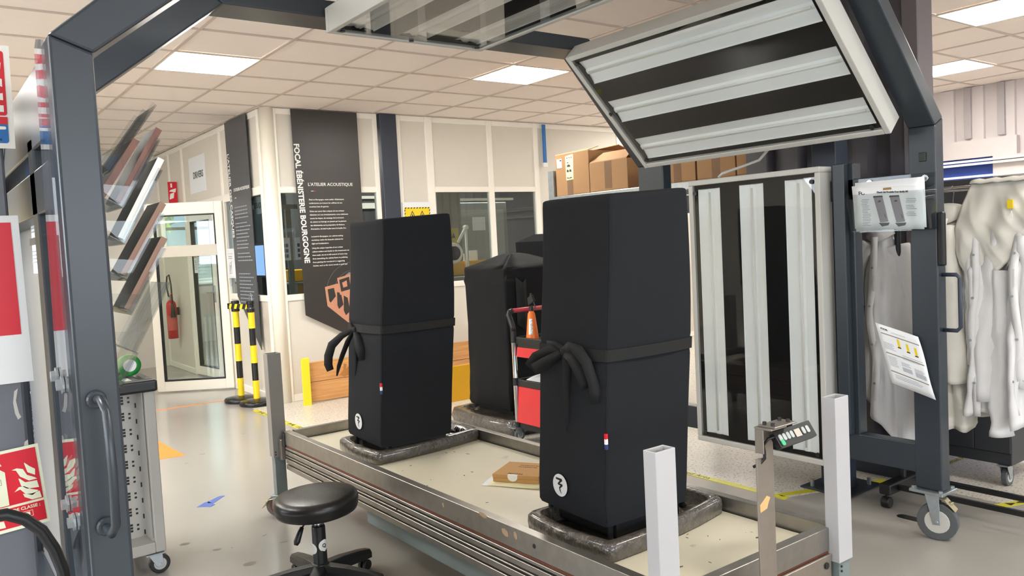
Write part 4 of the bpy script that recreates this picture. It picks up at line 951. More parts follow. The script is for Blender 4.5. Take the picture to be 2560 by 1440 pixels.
# ================================================================ STANCHIONS
for n, (x, y, lab) in enumerate(((2.56, 8.02, 'yellow and black striped barrier post, the one holding the striped belt end'), (2.61, 7.72, 'yellow and black striped barrier post standing nearer the corner column'))):
    t = thing('barrier_post', lab, 'barrier post', (x, y, 0), 'striped barrier posts')
    B().lathe([(.16, .001), (.165, .006), (.165, .03), (.155, .042), (.05, .058), (.03, .06)], (x, y, 0), 36).build('base', M_blk, t, smooth=True, bevel=.002)
    segs = [.06, .235, .405, .575, .74, .905]
    for k in range(5): B().cyl((x, y, segs[k]), (x, y, segs[k + 1]), .03, n=24).build('yellow_band' if k % 2 == 0 else 'black_band', M_yel if k % 2 == 0 else M_blk, t, smooth=False)
    B().lathe([(.034, .895), (.040, .9), (.040, .93), (.035, .94), (.035, .97), (.040, .975), (.040, 1.0), (.02, 1.004)], (x, y, 0), 24).build('belt_head', M_blk, t)
    if n == 0:
        d = Vector((2.61 - x, 7.72 - y, 0)); L = d.length; d.normalize(); nn = Vector((-d.y, d.x, 0)); c = Vector((x, y, 0))
        b = B(); b.prism([c + d * a + nn * .041 * s_ + Vector((0, 0, z)) for a, s_, z in ((-.06, -1, .925), (L - .03, -.6, .925), (L - .03, -.6, .975), (-.06, -1, .975))], nn * .002); be = b.build('belt', M_blk, t)
        b = B()
        for q in range(4):
            a = -.055 + q * .1; b.prism([c + d * aa + nn * (-.0415) * (1 - .4 * max(0, aa) / L) + Vector((0, 0, z)) for aa, z in ((a, .926), (a + .045, .926), (a + .07, .974), (a + .025, .974))], nn * -.0006)
        b.build('yellow_stripe', M_yel, be)
        b = B(); b.hexa([c - d * .075 + nn * s1 * .03 + d * e + Vector((0, 0, zz)) for zz in (.922, .978) for s1, e in ((-1.5, 0), (-1.5, .03), (-.6, .03), (-.6, 0))]); b.build('belt_clip', M_blk, t)

# ================================================================ KICK PLANKS, YELLOW EDGE PROFILE
for z0, x0, x1, lab in ((.012, 2.97, 3.78, 'lower pine plank behind the yellow floor-edge guard'), (.205, 2.97, 3.78, 'upper pine plank with a torn paper patch, behind the yellow floor-edge guard'), (.012, 3.80, 5.2, 'lower pine plank beside the yellow sheet behind the loudspeakers'), (.205, 3.80, 5.2, 'upper pine plank above the yellow sheet behind the loudspeakers')):
    b = B(); b.box(x0, x1, 7.30, 7.335, z0, z0 + .188); o = solo(b, 'pine_plank', M_pine, lab, 'plank', 'pine kick planks along the partition', bevel=.004)
    if z0 > .1 and x0 < 3: 
        b = B(); b.prism([(3.36 + a, 7.2995, .21 + c) for a, c in ((-.07, .03), (-.02, .0), (.05, .02), (.05, .1), (0, .08), (.01, .12), (-.02, .13), (-.03, .06))], (0, -.0008, 0)); b.build('paper_patch', mat('glue_patch', '#b3753f', .4), o)
b = B(); b.prism([(2.885, 7.24, 0), (2.96, 7.225, 0), (2.97, 7.30, 0), (2.958, 7.301, 0), (2.95, 7.238, 0), (2.885, 7.25, 0)], (0, 0, .45)); solo(b, 'edge_guard', M_yel, 'upright bright yellow angle guard at the end of the pine planks', 'edge guard', bevel=.003)
solo(B().box(3.55, 4.5, 6.25, 6.262, .001, .33), 'yellow_sheet', M_ybin, 'yellow upright sheet between the two far covered loudspeakers and the bench', 'yellow sheet', bevel=.003)
# square yellow danger notice on the door panel
nt = thing('warning_notice', 'white sheet with a yellow hazard band and two warning triangles, above the far loudspeaker', 'notice', (4.4, 7.5, 1.4))
B().box(4.215, 4.57, 7.518, 7.5285, 1.3, 1.915).build('sheet', M_paper, nt)
Fw = frame_pts((4.235, 7.5175, 1.3), (1, 0, 0), (0, 0, 1))
flat(Fw, rect(0, .315, .36, .56), M_yel, 'yellow_band', nt)
b = B()
for k in range(9):
    a = .004 + k * .035; b.prism([Fw(*p, .0009) for p in ((a, .545), (a + .016, .545), (a + .026, .56), (a + .01, .56))], (0, -.0004, 0)); b.prism([Fw(*p, .0009) for p in ((a, .36), (a + .016, .36), (a + .026, .375), (a + .01, .375))], (0, -.0004, 0))
for k in range(5):
    for a0 in (0, .301): z = .378 + k * .034; b.prism([Fw(a0 + p, q, .0009) for p, q in ((0, z), (.014, z + .012), (.014, z + .026), (0, z + .014))], (0, -.0004, 0))
b.build('hazard_stripe', M_ink, nt)
for x in (.095, .215):
    b = B(); b.ring([Fw(x - .05, .43, .0012), Fw(x + .05, .43, .0012), Fw(x, .525, .0012)], [Fw(x - .037, .438, .0012), Fw(x + .037, .438, .0012), Fw(x, .508, .0012)], (0, -.0005, 0)); b.build('triangle_symbol', M_ink, nt)
    flat(Fw, [(x - .004, .455), (x + .004, .455), (x + .012, .47), (x + .004, .48), (x, .492), (x - .008, .475)], M_ink, 'triangle_symbol', nt, .0005, .0012)

# ================================================================ FAR COVERED LOUDSPEAKERS, TOOL TROLLEY
def drape(rows_): return B().loft(rows_, cap=False)
t = thing('covered_loudspeaker', 'loudspeaker under a thin creased black cloth with a peaked top, behind the tool trolley', 'loudspeaker', (4.0, 5.3, .14), 'far loudspeakers under thin covers')
rows = []
for z, g in ((.13, .0), (.16, .012), (.3, .006), (.6, 0), (.9, 0), (1.1, .004), (1.14, .012), (1.17, .004), (1.225, .006)):
    q = rsec(3.655 - g, 4.30 + g, 5.005 - g, 5.56 + g, z, rf=.03, rb=.03, bulge=.004)
    for i, v in enumerate(q): v.x += .007 * math.sin(i * 2.3 + z * 7); v.y += .007 * math.cos(i * 1.9 + z * 9); v.z += .008 * math.sin(i * 1.3) if .2 < z < 1.2 else 0
    rows.append(q)
for s_, z in ((.985, 1.245), (.8, 1.268), (.55, 1.30), (.3, 1.335), (.12, 1.35)):
    q = [Vector((3.95 + (v.x - 3.95) * s_, 5.28 + (v.y - 5.28) * s_, z + .006 * math.sin(i * 1.7) * s_)) for i, v in enumerate(rows[8])]; rows.append(q)
b = drape(rows); n = len(rows[0]); b.f.append(tuple(range((len(rows) - 1) * n, len(rows) * n)))
b.build('cover', M_cover2, t, smooth=True)
b = B(); b.grid([[(3.652 + .10, 4.992, z), (3.652 + .16, 4.978, z - .05), (3.652 + .2, 4.99, z - .02)] for z in (1.17, 1.1, 1.0, .9, .8)]).build('slit_flap', M_ribbon, t, smooth=True, solid=.003)
t3 = thing('foam_tray', 'dark foam tray on the floor under the far loudspeaker with a peaked cover', 'tray', (3.95, 5.3, .002), 'foam trays on the floor')
rows = [rsec(3.47, 4.45, 4.75, 5.58, .002, .06, .06, bulge=.03), rsec(3.455, 4.46, 4.735, 5.6, .06, .06, .06, bulge=.03), rsec(3.47, 4.45, 4.75, 5.58, .118, .06, .06, bulge=.03), rsec(3.53, 4.4, 4.81, 5.54, .12, .05, .05, bulge=.03), rsec(3.55, 4.38, 4.83, 5.52, .09, .05, .05, bulge=.03)]
B().loft(rows).build('tray_body', M_foam, t3, smooth=True)
B().box(3.70, 4.28, 5.04, 5.5, .0905, .16).build('plinth', M_blackm, t)
t = thing('covered_loudspeaker', 'black covered block rising behind the peaked loudspeaker cover', 'loudspeaker', (4.75, 6.1, 0), 'far loudspeakers under thin covers')
b = B(); b.loft([rsec(.006, .64, .006, .5, .0, .02, .02), rsec(0, .646, 0, .506, 1.2, .02, .02), rsec(-.006, .652, -.006, .51, 1.435, .02, .02), rsec(.16, .6, .04, .46, 1.50, .03, .03)])
b.v = [(4.466 + .8 * v[0] + .6 * v[1], 5.9 - .6 * v[0] + .8 * v[1], v[2]) for v in b.v]; b.build('cover', M_cover2, t, bevel=.012, seg=2)

tr = thing('tool_trolley', 'black and red tool trolley with chrome posts and a red push handle, behind the workbench', 'trolley', (3.65, 4.4, 0))
xa, xb, ya, yb = 3.46, 3.86, 3.98, 4.66
for x in (xa, xb):
    for y in (ya, yb):
        for z0, z1, m, nm in ((.10, .14, M_black, 'post_sleeve'), (.14, .41, M_chrome, 'post'), (.405, .46, M_black, 'post_sleeve'), (.46, .72, M_chrome, 'post'), (.715, .80, M_black, 'post_sleeve')):
            if m is M_chrome or z1 - z0 > .01: B().cyl((x, y, z0), (x, y, z1), .018 if m is M_chrome else .021, n=14).build(nm, m, tr)
        caster(tr, x - .01, y, .10, .042, w=.025)
def shelf(z, nm='shelf_tray'):
    b = B(); b.box(xa + .012, xb - .012, ya, yb, z - .02, z)
    for q in ((xa, xa + .02, ya, yb), (xb - .02, xb, ya, yb), (xa + .02, xb - .02, ya, ya + .02), (xa + .02, xb - .02, yb - .02, yb)): b.box(*q, z - .03, z + .022)
    return b.build(nm, M_black, tr, bevel=.006, seg=2)
shelf(.735); shelf(.43); shelf(.12)
b = B(); b.box(xa + .01, xb - .04, ya + .03, yb - .03, .615, .705); b.build('drawer_case', M_black, tr)
b = B(); b.prism([(xa - .004, ya + .03, .615), (xa + .008, ya + .03, .685), (xa + .008, yb - .025, .685), (xa - .004, yb - .025, .615)], (.012, 0, 0)); b.build('drawer', M_redt, tr, bevel=.003)
b = B(); b.prism([(xa - .02, ya + .03, .14), (xa + .006, ya + .03, .40), (xa + .006, yb - .02, .40), (xa - .02, yb - .02, .14)], (.012, 0, 0)); b.build('red_front', M_redt, tr, bevel=.003)
B().box(xa + .04, xb - .03, ya + .03, yb - .03, .14, .40).build('cabinet_box', M_black, tr)
for x in (xa, xb):
    b = B(); b.tube([(x, yb, .79), (x, yb + .005, .83), (x, yb + .03, .885), (x, yb + .045, .915), (x + (.012 if x == xa else -.012), yb + .05, .935), (x + (.035 if x == xa else -.035), yb + .05, .94)], .021, 12); b.build('handle_arm', M_black, tr, smooth=True)
b = B(); b.cyl((xa + .03, yb + .05, .94), (xb - .03, yb + .05, .94), .017, n=14); b.build('push_handle', mat('handle_red', '#b53a45', .4), tr, smooth=True)
# on the trolley
def spray(x, y, z):
    t = thing('spray_bottle', 'orange spray bottle with a black trigger head, on top of the tool trolley', 'bottle', (x, y, z))
    B().lathe([(.046, 0), (.048, .006), (.044, .03), (.026, .19), (.018, .205), (.014, .21)], (x, y, z), 24).build('bottle_body', M_orange, t, smooth=True)
    b = B(); b.cyl((x, y, z + .208), (x, y, z + .245), .016, n=14); b.build('collar', M_black, t)
    b = B(); b.hexa([(x - .012, y - .045, z + .28), (x + .012, y - .045, z + .28), (x + .012, y + .02, z + .245), (x - .012, y + .02, z + .245), (x - .010, y - .02, z + .325), (x + .010, y - .02, z + .325), (x + .012, y + .028, z + .30), (x - .012, y + .028, z + .30)])
    b.box(x - .007, x + .007, y - .012, y + .004, z + .3, z + .335); b.build('trigger_head', M_black, t, bevel=.003)
    b = B(); b.tube([(x, y - .03, z + .29), (x, y - .045, z + .255), (x, y - .05, z + .225)], .005, 6); b.build('trigger', M_black, t)
    b = B()
    rows = []
    for k in range(6):
        h_ = .045 + k * .022; rr = .044 - (h_ - .03) / .16 * .018 + .0012; rows.append([(x + rr * math.cos(a), y + rr * math.sin(a), z + h_) for a in (PI + .25, PI + .5, PI + .75, PI + 1.0)])
    b.grid(rows).build('paper_label', M_white2, t, smooth=True)
    txt('C. QUALITE', Vector((x - .0275, y - .0265, z + .148)), (-.16, -.12, -1), (.5, -.85, 0), .022, M_ink, t, xs=.9)
spray(3.52, 4.515, .7355)
t = solo(B().lathe([(.03, 0), (.03, .10), (.012, .118), (.012, .135)], (3.52, 4.33, .7355), 18), 'white_bottle', M_white2, 'small white bottle on the tool trolley, half hidden by the near loudspeaker', 'bottle')
b = B()
b.grid([[(3.47 + .03 * j, 4.30 + .035 * i, .4325 + .004 + .010 * abs(math.sin(i * .8 + j * .5)) + .006 * j * (i > 4)) for i in range(9)] for j in range(6)])
o = b.build('rag', M_paper, smooth=True, solid=.003); recenter(o); tag(o, 'crumpled white paper wipe on the middle shelf of the tool trolley', 'wipe')
# ================================================================ SHELF RACK WITH CARTONS
rk = thing('pallet_rack', 'galvanised metal shelf rack carrying the brown cartons, behind the gantry', 'rack', (4.7, 4.15, 0))
for x in (4.42, 5.0):
    for y in (5.31, 4.14, 3.0):
        b = B(); b.prism([(x, y - .035, 0), (x + .05, y - .035, 0), (x + .05, y - .025, 0), (x + .01, y - .025, 0), (x + .01, y + .025, 0), (x + .05, y + .025, 0), (x + .05, y + .035, 0), (x, y + .035, 0)], (0, 0, 2.02)); b.build('upright', M_galv, rk)
    for y0, y1 in ((3.04, 4.10), (4.18, 5.27)):
        B().box(x - .006, x + .04, y0, y1, 1.745, 1.80).build('beam', M_galv, rk, bevel=.003)
B().box(4.46, 4.99, 3.03, 5.28, 1.782, 1.80).build('shelf_board', M_darkc, rk)
def carton(label, y0, y1, h_, x0=4.44, dep=.5, flap=None, z0=1.801, group='brown cartons on the rack'):
    t = thing('carton', label, 'carton', (x0 + dep / 2, (y0 + y1) / 2, z0), group)
    x1 = x0 + dep; w = .006
    b = B(); b.ring([(x0, y0, z0 + w), (x1, y0, z0 + w), (x1, y1, z0 + w), (x0, y1, z0 + w)], [(x0 + w, y0 + w, z0 + w), (x1 - w, y0 + w, z0 + w), (x1 - w, y1 - w, z0 + w), (x0 + w, y1 - w, z0 + w)], (0, 0, h_ - w)); b.box(x0, x1, y0, y1, z0, z0 + w)
    b.build('walls', M_card, t, bevel=.002)
    top = z0 + h_
    for q in flap or []:
        b = B(); b.prism([Vector(p) for p in q], (.002, .001, .005)); b.build('flap', M_card, t)
    return t, z0, top
c1, z0, top = carton('tall open carton with a handwritten cream label, first on the rack', 4.85, 5.262, .345, flap=[[(4.44, 4.852, 2.146), (4.44, 5.26, 2.146), (4.60, 5.2, 2.175), (4.60, 4.9, 2.185)], [(4.94, 4.852, 2.146), (4.94, 5.26, 2.146), (4.8, 5.25, 2.19), (4.8, 4.87, 2.20)]])
Fk = frame_pts((4.4395, 5.255, 1.801), (0, -1, 0), (0, 0, 1))
flat(Fk, rect(.012, .075, .235, .31), M_paper, 'address_label', c1); flat(Fk, rect(.05, .07, .29, .302), M_ink, 'label_print', c1, .0005, .0009)
flat(Fk, [(.125, .125), (.215, .128), (.222, .335), (.12, .325)], M_cream, 'cream_label', c1)
b = B()
for (a, z, w_, h_) in ((.135, .305, .025, .012), (.165, .305, .02, .012), (.19, .305, .02, .014), (.14, .265, .035, .011)): b.prism([Fk(*p, .0009) for p in ((a, z), (a + w_ * .3, z + h_), (a + w_ * .5, z + .003), (a + w_, z + h_ * .8), (a + w_ * .6, z))], (-.0005, 0, 0))
b.prism([Fk(*p, .0009) for p in ((.14, .235), (.145, .25), (.165, .255), (.18, .245), (.182, .235))], (-.0005, 0, 0))
for a in (.132, .165): b.prism([Fk(*p, .0009) for p in ((a, .195), (a + .01, .215), (a + .03, .205), (a + .026, .19))], (-.0005, 0, 0))
b.prism([Fk(*p, .0009) for p in ((.135, .14), (.14, .152), (.16, .143), (.19, .15), (.2, .142), (.17, .138))], (-.0005, 0, 0))
b.build('handwriting', M_ink, c1)
flat(Fk, rect(.135, .205, .0, .125), M_tapec, 'packing_tape', c1)
c2, z0, top = carton('lower open carton with a raised flap, beside the tall carton', 4.42, 4.845, .235, flap=[[(4.44, 4.425, 2.036), (4.44, 4.84, 2.036), (4.56, 4.80, 2.115), (4.56, 4.46, 2.115)], [(4.94, 4.42, 2.036), (4.94, 4.84, 2.036), (4.72, 4.80, 2.125), (4.72, 4.44, 2.125)]])
Fk2 = frame_pts((4.4395, 4.84, 1.801), (0, -1, 0), (0, 0, 1)); flat(Fk2, rect(.17, .25, .02, .233), M_tapec, 'packing_tape', c2)
for y0, y1, h_, lab in ((3.76, 4.09, .26, 'taped carton just beside the gantry post, under the sloping lamp panel'), (3.42, 3.745, .24, 'carton with crinkled clear tape, in the middle of the cartons under the sloping lamp panel'), (3.05, 3.41, .27, 'carton at the end of the rack next to the corrugated wall')):
    c, z0, top = carton(lab, y0, y1, h_); B().box(4.441, 4.939, y0 + .001, y1 - .001, top - .004, top).build('lid', M_card, c)
    Fq = frame_pts((4.4395, y1, 1.801), (0, -1, 0), (0, 0, 1)); wd = y1 - y0; flat(Fq, rect(wd * .4, wd * .62, .0, h_), M_tapec, 'packing_tape', c)
# blue hook tool hanging on the partition above the cartons
b = B(); b.box(6.15, 6.19, 7.49, 7.51, 2.35, 2.81); t = solo(b, 'blue_strap', M_blue, 'blue strip hanging on the partition wall just above the tall carton', 'strap'); B().box(6.14, 6.20, 7.485, 7.515, 2.31, 2.36).build('end_clip', M_white2, t)

# ================================================================ DOCUMENT POCKET AND SHEET ON THE GANTRY POST
pk = thing('document_pocket', 'clear wall pocket holding printed instruction sheets, screwed to the gantry side rail', 'document pocket', (3.58, 1.9, 1.41))
b = B(); b.box(3.600, 3.604, 1.715, 2.075, 1.40, 1.65); b.build('back_sheet', M_acryl, pk)
b = B(); b.hexa([(3.53, 1.72, 1.405), (3.6, 1.72, 1.405), (3.6, 2.07, 1.405), (3.53, 2.07, 1.405), (3.53, 1.72, 1.408), (3.6, 1.72, 1.408), (3.6, 2.07, 1.408), (3.53, 2.07, 1.408)])
b.hexa([(3.530, 1.715, 1.405), (3.533, 1.715, 1.405), (3.533, 2.075, 1.405), (3.530, 2.075, 1.405), (3.505, 1.725, 1.575), (3.508, 1.725, 1.575), (3.508, 2.085, 1.575), (3.505, 2.085, 1.575)])
for y in (1.715, 2.075): b.prism([(3.53, y, 1.405), (3.6, y, 1.405), (3.6, y, 1.60), (3.505, y + (.01), 1.575)], (0, .002, 0))
b.build('front_pocket', M_acryl, pk)
for y in (1.765, 2.02):
    B().cyl((3.6035, y, 1.627), (3.597, y, 1.627), .0155, n=20).build('washer', M_chrome, pk, bevel=.001); B().cyl((3.597, y, 1.627), (3.594, y, 1.627), .006, n=8).build('screw', M_steel, pk)
pp = thing('instruction_sheets', 'stack of printed instruction sheets showing two tall loudspeakers, in the clear pocket', 'papers', (3.56, 1.9, 1.41))
for k, (dx, rot, zt) in enumerate(((.020, .0, 1.632), (.010, .03, 1.622), (.0, -.05, 1.605))):
    yc = 1.905; P0 = Vector((3.545 + dx, yc, 1.412)); rt = Vector((0, -math.cos(rot), math.sin(rot))); upv = Vector((-.12 + .12 * dx / .02 * .6, math.sin(rot) * -1, math.cos(rot)))
    Fq = frame_pts(P0, rt, upv - rt * upv.dot(rt)); hh = zt - 1.412; wd = .16
    b = B(); rows = [[Fq(-wd + 2 * wd * i / 8, hh * j / 5, .006 * math.sin(PI * i / 8) + (.010 * (j / 5) ** 2 if k == 2 else 0)) for i in range(9)] for j in range(6)]
    o = b.grid(rows).build('sheet', M_paper, pp, smooth=True, solid=.002)
    if k == 2:
        FT = lambda a, c, e=0.: Fq(a, c, .006 * math.sin(PI * (a + wd) / (2 * wd)) + .010 * (c / hh) ** 2 + .002 + e)
        class _P: pass
        nr = Fq(0, 0, 1) - Fq(0, 0, 0)
        def mk(poly, m, nm, e=0.):
            b = B(); b.prism([FT(a, c, e) for a, c in poly], nr * .0004); return b.build(nm, m, pp)
        txt('FOCAL', FT(-.13, hh - .035, .0005), rt, Fq(0, 1) - Fq(0, 0), .022, M_ink, pp, bold=.0006, xs=1.15)
        txt('Check List Produits Four étoile XS', FT(-.04, hh - .028, .001), rt, Fq(0, 1) - Fq(0, 0), .010, M_ink, pp, bold=.0004)
        mk([(-.01, hh - .016), (.03, hh - .014), (.028, hh - .004), (-.008, hh - .006)], mat('tan_print', '#a87a4a', .6), 'print')
        gp = mat('mauve_grey_print', '#8f8890', .6)
        for a0, s_ in ((-.045, 1), (.03, -1)):
            mk([(a0 - .012, .148), (a0 + .03, .15), (a0 + .05, .035), (a0 + .012, .03)], gp, 'speaker_print'); mk([(a0 - .014, .144), (a0 + .032, .146), (a0 + .03, .153), (a0 - .012, .152)], M_ink, 'speaker_print', .0004)
            mk(ell(a0 + .016, .118, .011, .014, 14), M_ink, 'speaker_print', .0004); mk(ell(a0 + .018, .118, .005, .006, 10), gp, 'speaker_print', .0008)
            mk([(a0 + .006, .028), (a0 + .056, .03), (a0 + .05, .018), (a0 + .02, .012)], M_ink, 'speaker_print', .0004); mk([(a0 + .022, .10), (a0 + .025, .10), (a0 + .042, .05), (a0 + .039, .05)], M_ink, 'speaker_print', .0004)
        b = B()
        for a0, a1, n0 in ((-.12, -.075, 17), (.085, .14, 12)):
            for q in range(n0):
                z = .135 - q * .0075
                if n0 == 12 and q % 4 == 3: continue
                b.prism([FT(*p, .0002) for p in rect(a0 + random.uniform(0, .006), a1 - random.uniform(0, .02), z, z + .0022)], nr * .0004)
        stuff(b.build('small_print', M_inkl, pp))
sh = thing('check_sheet', 'tilted printed check sheet with small yellow figures, taped to the gantry post under the handle', 'paper', (3.57, 1.8, .66))
Fs = frame_pts((3.585, 1.925, .705), (0, -(1.925 - 1.733), -.053), (0, .073, .278))
b = B(); b.grid([[Fs(.205 * i / 8, .285 * j / 8, .004 + .012 * (i / 8 - .5) ** 2 + .006 * math.sin(j * .8) * (i / 8)) for i in range(9)] for j in range(9)]); b.build('sheet', M_paper, sh, smooth=True, solid=.0008)
FS = lambda a, c, e=0.: Fs(a, c, .004 + .012 * (a / .205 - .5) ** 2 + .006 * math.sin(c / .285 * 8 * .8) * (a / .205) + .0008 + e)
nr = Fs(0, 0, 1) - Fs(0, 0, 0)
def mk2(poly, m, nm):
    b = B(); b.prism([FS(a, c) for a, c in poly], nr * .0004); return b.build(nm, m, sh)
txt('FOCAL', FS(.02, .262, .0006), Fs(1, 0) - Fs(0, 0), Fs(0, 1) - Fs(0, 0), .011, M_ink, sh, bold=.0003)
for z in (.24, .148, .062):
    for k in range(6): mk2(rect(.015 + .03 * k, .015 + .03 * (k + 1), z, z + .0045), M_brownink, 'band_print')
for a, z in ((.085, .198), (.125, .19), (.162, .184)):
    mk2([(a, z), (a + .012, z), (a + .013, z + .036), (a + .002, z + .036)], M_yel, 'figure_print'); mk2([(a - .004, z - .006), (a + .014, z - .006), (a + .013, z), (a, z + .001)], M_ink, 'figure_print')
b = B()
for a0, a1, z0, n0, dz in ((.015, .07, .198, 6, .0055), (.02, .065, .135, 8, .0062), (.095, .19, .16, 3, .008), (.08, .125, .125, 4, .005), (.14, .19, .115, 4, .005), (.03, .17, .05, 3, .007), (.07, .15, .258, 1, .01), (.085, .105, .243, 1, .01)):
    for q in range(n0): 
        z = z0 - q * dz; w = (a1 - a0) * random.uniform(.7, 1); b.prism([FS(*p) for p in rect(a0, a0 + w, z, z + .0017)], nr * .0004)
for a0, z0, w, h_ in ((.08, .085, .045, .02), (.14, .08, .05, .02)):
    for q in range(4): b.prism([FS(*p) for p in rect(a0, a0 + w, z0 + q * .005, z0 + q * .005 + .0028)], nr * .0004)
stuff(b.build('small_print', M_inkl, sh))

# ================================================================ COAT RACK AND WHITE COATS
cr = thing('coat_rack', 'black wheeled coat rack with a chrome rail, hung with white work coats', 'coat rack', (4.05, 1.3, 0))
YA, YB = 2.13, .45
for y in (YA, YB):
    b = B(); b.box(3.86, 4.28, y - .03, y + .03, .07, .125); b.build('foot_bar', M_black, cr, bevel=.008, seg=2)
    b = B(); b.cyl((4.05, y, .12), (4.05, y, 1.59), .0155, n=16); b.build('post', M_black, cr)
    for x in (3.885, 4.255):
        b = B(); b.cyl((x, y - .02, .0285), (x, y + .022, .0285), .0285, n=20); w_ = b.build('caster_wheel', M_black, cr, bevel=.004); B().cyl((x, y, .03), (x, y, .075), .009, n=10).build('stem', M_blackm, cr)
for x in (3.945, 4.165): b = B(); b.box(x - .012, x + .012, YB + .03, YA - .03, .085, .11); b.build('base_rail', M_black, cr, bevel=.003)
b = B(); b.cyl((4.05, YB, 1.585), (4.05, 2.42, 1.585), .0125, n=16); b.build('hang_rail', M_chrome, cr, smooth=True)
from mathutils import noise
def wrinkle(b, c, amp, zs=.35, fr=16., seed=0.):
    """push vertices along x/y away from the axis c by stretched noise: cloth folds"""
    out = []
    for v in b.v:
        p = Vector((v[0] * fr + seed, v[1] * fr, v[2] * fr * zs)); n1 = noise.noise(p); n2 = noise.noise(p * 2.3 + Vector((5, 1, 3)))
        d = Vector((v[0] - c[0], v[1] - c[1], 0)); d = d.normalized() if d.length > 1e-5 else Vector((0, 0, 0))
        k = amp * ((1 - 2 * abs(n1)) * .8 + n2 * .5)
        out.append((v[0] + d.x * k, v[1] + d.y * k, v[2] + .3 * k))
    b.v = out; return b
def coat(label, cx, cy, ztop, zhem, ry, rx, m, sleeves, seed, lean=0., dy=0., hook=True, skew=0.):
    """hanging coat: wrinkled body, sleeves with cuffs, collar, press studs, hanger hook"""
    random.seed(seed); t = thing('work_coat', label, 'coat', (cx, cy, zhem), 'white work coats on the rack')
    secs = []; N, n = 40, 64
    for i in range(N + 1):
        s_ = i / N; z = ztop - (ztop - zhem) * s_; sh_ = min(1, .34 + 2.4 * s_) if s_ < .28 else 1
        k = 4 + seed % 2; amp = .02 + .16 * s_; q = []
        X_, Y_ = rx * sh_, ry * (.55 * sh_ + .45 * s_ + .12)
        for a in range(n):
            th = 2 * PI * a / n; mm = 1 + amp * math.sin(k * th + seed + .9 * s_) + amp * .5 * math.sin((2 * k + 1) * th + seed * 1.7)
            q.append(Vector((cx + lean * s_ * s_ + X_ * mm * math.cos(th), cy + dy * s_ + .012 * math.sin(s_ * 5 + seed) * s_ + Y_ * mm * math.sin(th), z + skew * math.sin(th) * s_ * s_ - (.035 * math.sin(th * 1.0 + seed) + .012 * math.sin(5 * th)) * max(0, s_ - .8) * 5)))
        secs.append(q)
    b = wrinkle(B().loft(secs, cap=False), (cx, cy), .020, .3, 15., seed * 3.1); b.build('coat_body', m, t, smooth=True, solid=.003)
    for pts, rr in sleeves:
        P0 = [Vector(p) for p in pts]; P = []
        for a, c in zip(P0, P0[1:]): P += [a.lerp(c, k / 6) for k in range(6)]
        P.append(P0[-1])
        for _ in range(3): P = [P[0]] + [(P[k - 1] + P[k] * 2 + P[k + 1]) / 4 for k in range(1, len(P) - 1)] + [P[-1]]
        ss = []
        for i, p in enumerate(P):
            s_ = i / (len(P) - 1); d = (P[min(i + 1, len(P) - 1)] - P[max(i - 1, 0)]).normalized(); x = Vector((1, 0, 0)); x = (x - d * x.dot(d)).normalized(); y = d.cross(x); r_ = rr[0] + (rr[1] - rr[0]) * s_
            if s_ > .93: r_ *= 1.04
            ss.append([p + r_ * (1 + .09 * math.sin(3 * a + s_ * 6 + seed)) * (math.cos(a) * x * 1.35 + math.sin(a) * y) for a in [2 * PI * k / 32 for k in range(32)]])
        b = B().loft(ss, cap=False); out = []
        for v in b.v:
            nn = noise.noise(Vector((v[0] * 13 + seed, v[1] * 13, v[2] * 9))); n2 = noise.noise(Vector((v[0] * 30, v[1] * 30 + seed, v[2] * 22))); k = .018 * (1 - 2 * abs(nn)) * .8 + .008 * n2
            out.append((v[0] - k, v[1] + k * .45, v[2]))
        b.v = out; sl = b.build('sleeve', m, t, smooth=True, solid=.003)
        e = P[-1]; b = B(); b.cyl(e + Vector((-rr[1] * 1.45, 0, .035)), e + Vector((-rr[1] * 1.45 - .006, 0, .035)), .007, n=12); b.build('press_stud', M_stud, sl)
    b = B(); ang = [PI * .12 + k * PI * 1.76 / 20 for k in range(21)]
    b.grid([[(cx - .012 + .050 * math.cos(a), cy + .05 * math.sin(a), ztop + .03 - .012 * math.cos(a)) for a in ang], [(cx - .018 + .066 * math.cos(a), cy + .064 * math.sin(a), ztop + .012 - .012 * math.cos(a)) for a in ang], [(cx - .024 + .082 * math.cos(a), cy + .078 * math.sin(a), ztop - .035 - .02 * math.cos(2 * a)) for a in ang]]); b.build('collar', m, t, smooth=True, solid=.004)
    # overlapping front edge (placket)
    b = B(); rows = []
    for i in range(24):
        s_ = i / 23; z = ztop - .03 - (ztop - zhem - .06) * s_; xx = cx + lean * s_ * s_ - rx * (1.0 if s_ > .25 else .55 + 1.8 * s_) - .022 - .006 * math.sin(i * .7); yy = cy + dy * s_ + .01 * math.sin(i * .45 + seed)
        rows.append([(xx + .004, yy + .02, z), (xx - .004, yy + .004, z), (xx + .004, yy - .016, z)])
    b.grid(rows).build('placket', m, t, smooth=True, solid=.004)
    for k in range(4):
        i = 4 + 5 * k; p = rows[i][1]; B().cyl((p[0] - .001, p[1], p[2]), (p[0] - .006, p[1], p[2]), .006, n=10).build('press_stud', M_stud, t)
    if hook:
        b = B(); b.tube([(cx, cy, ztop), (cx, cy, ztop + .06), (cx + .005, cy, 1.55), (cx + .014, cy, 1.578), (cx, cy, 1.6005), (cx - .013, cy, 1.59)], .0022, 6); b.build('hanger_hook', M_chrome, t)
    return t
M_stud = mat('grey_press_stud', '#9a9a9c', .4)
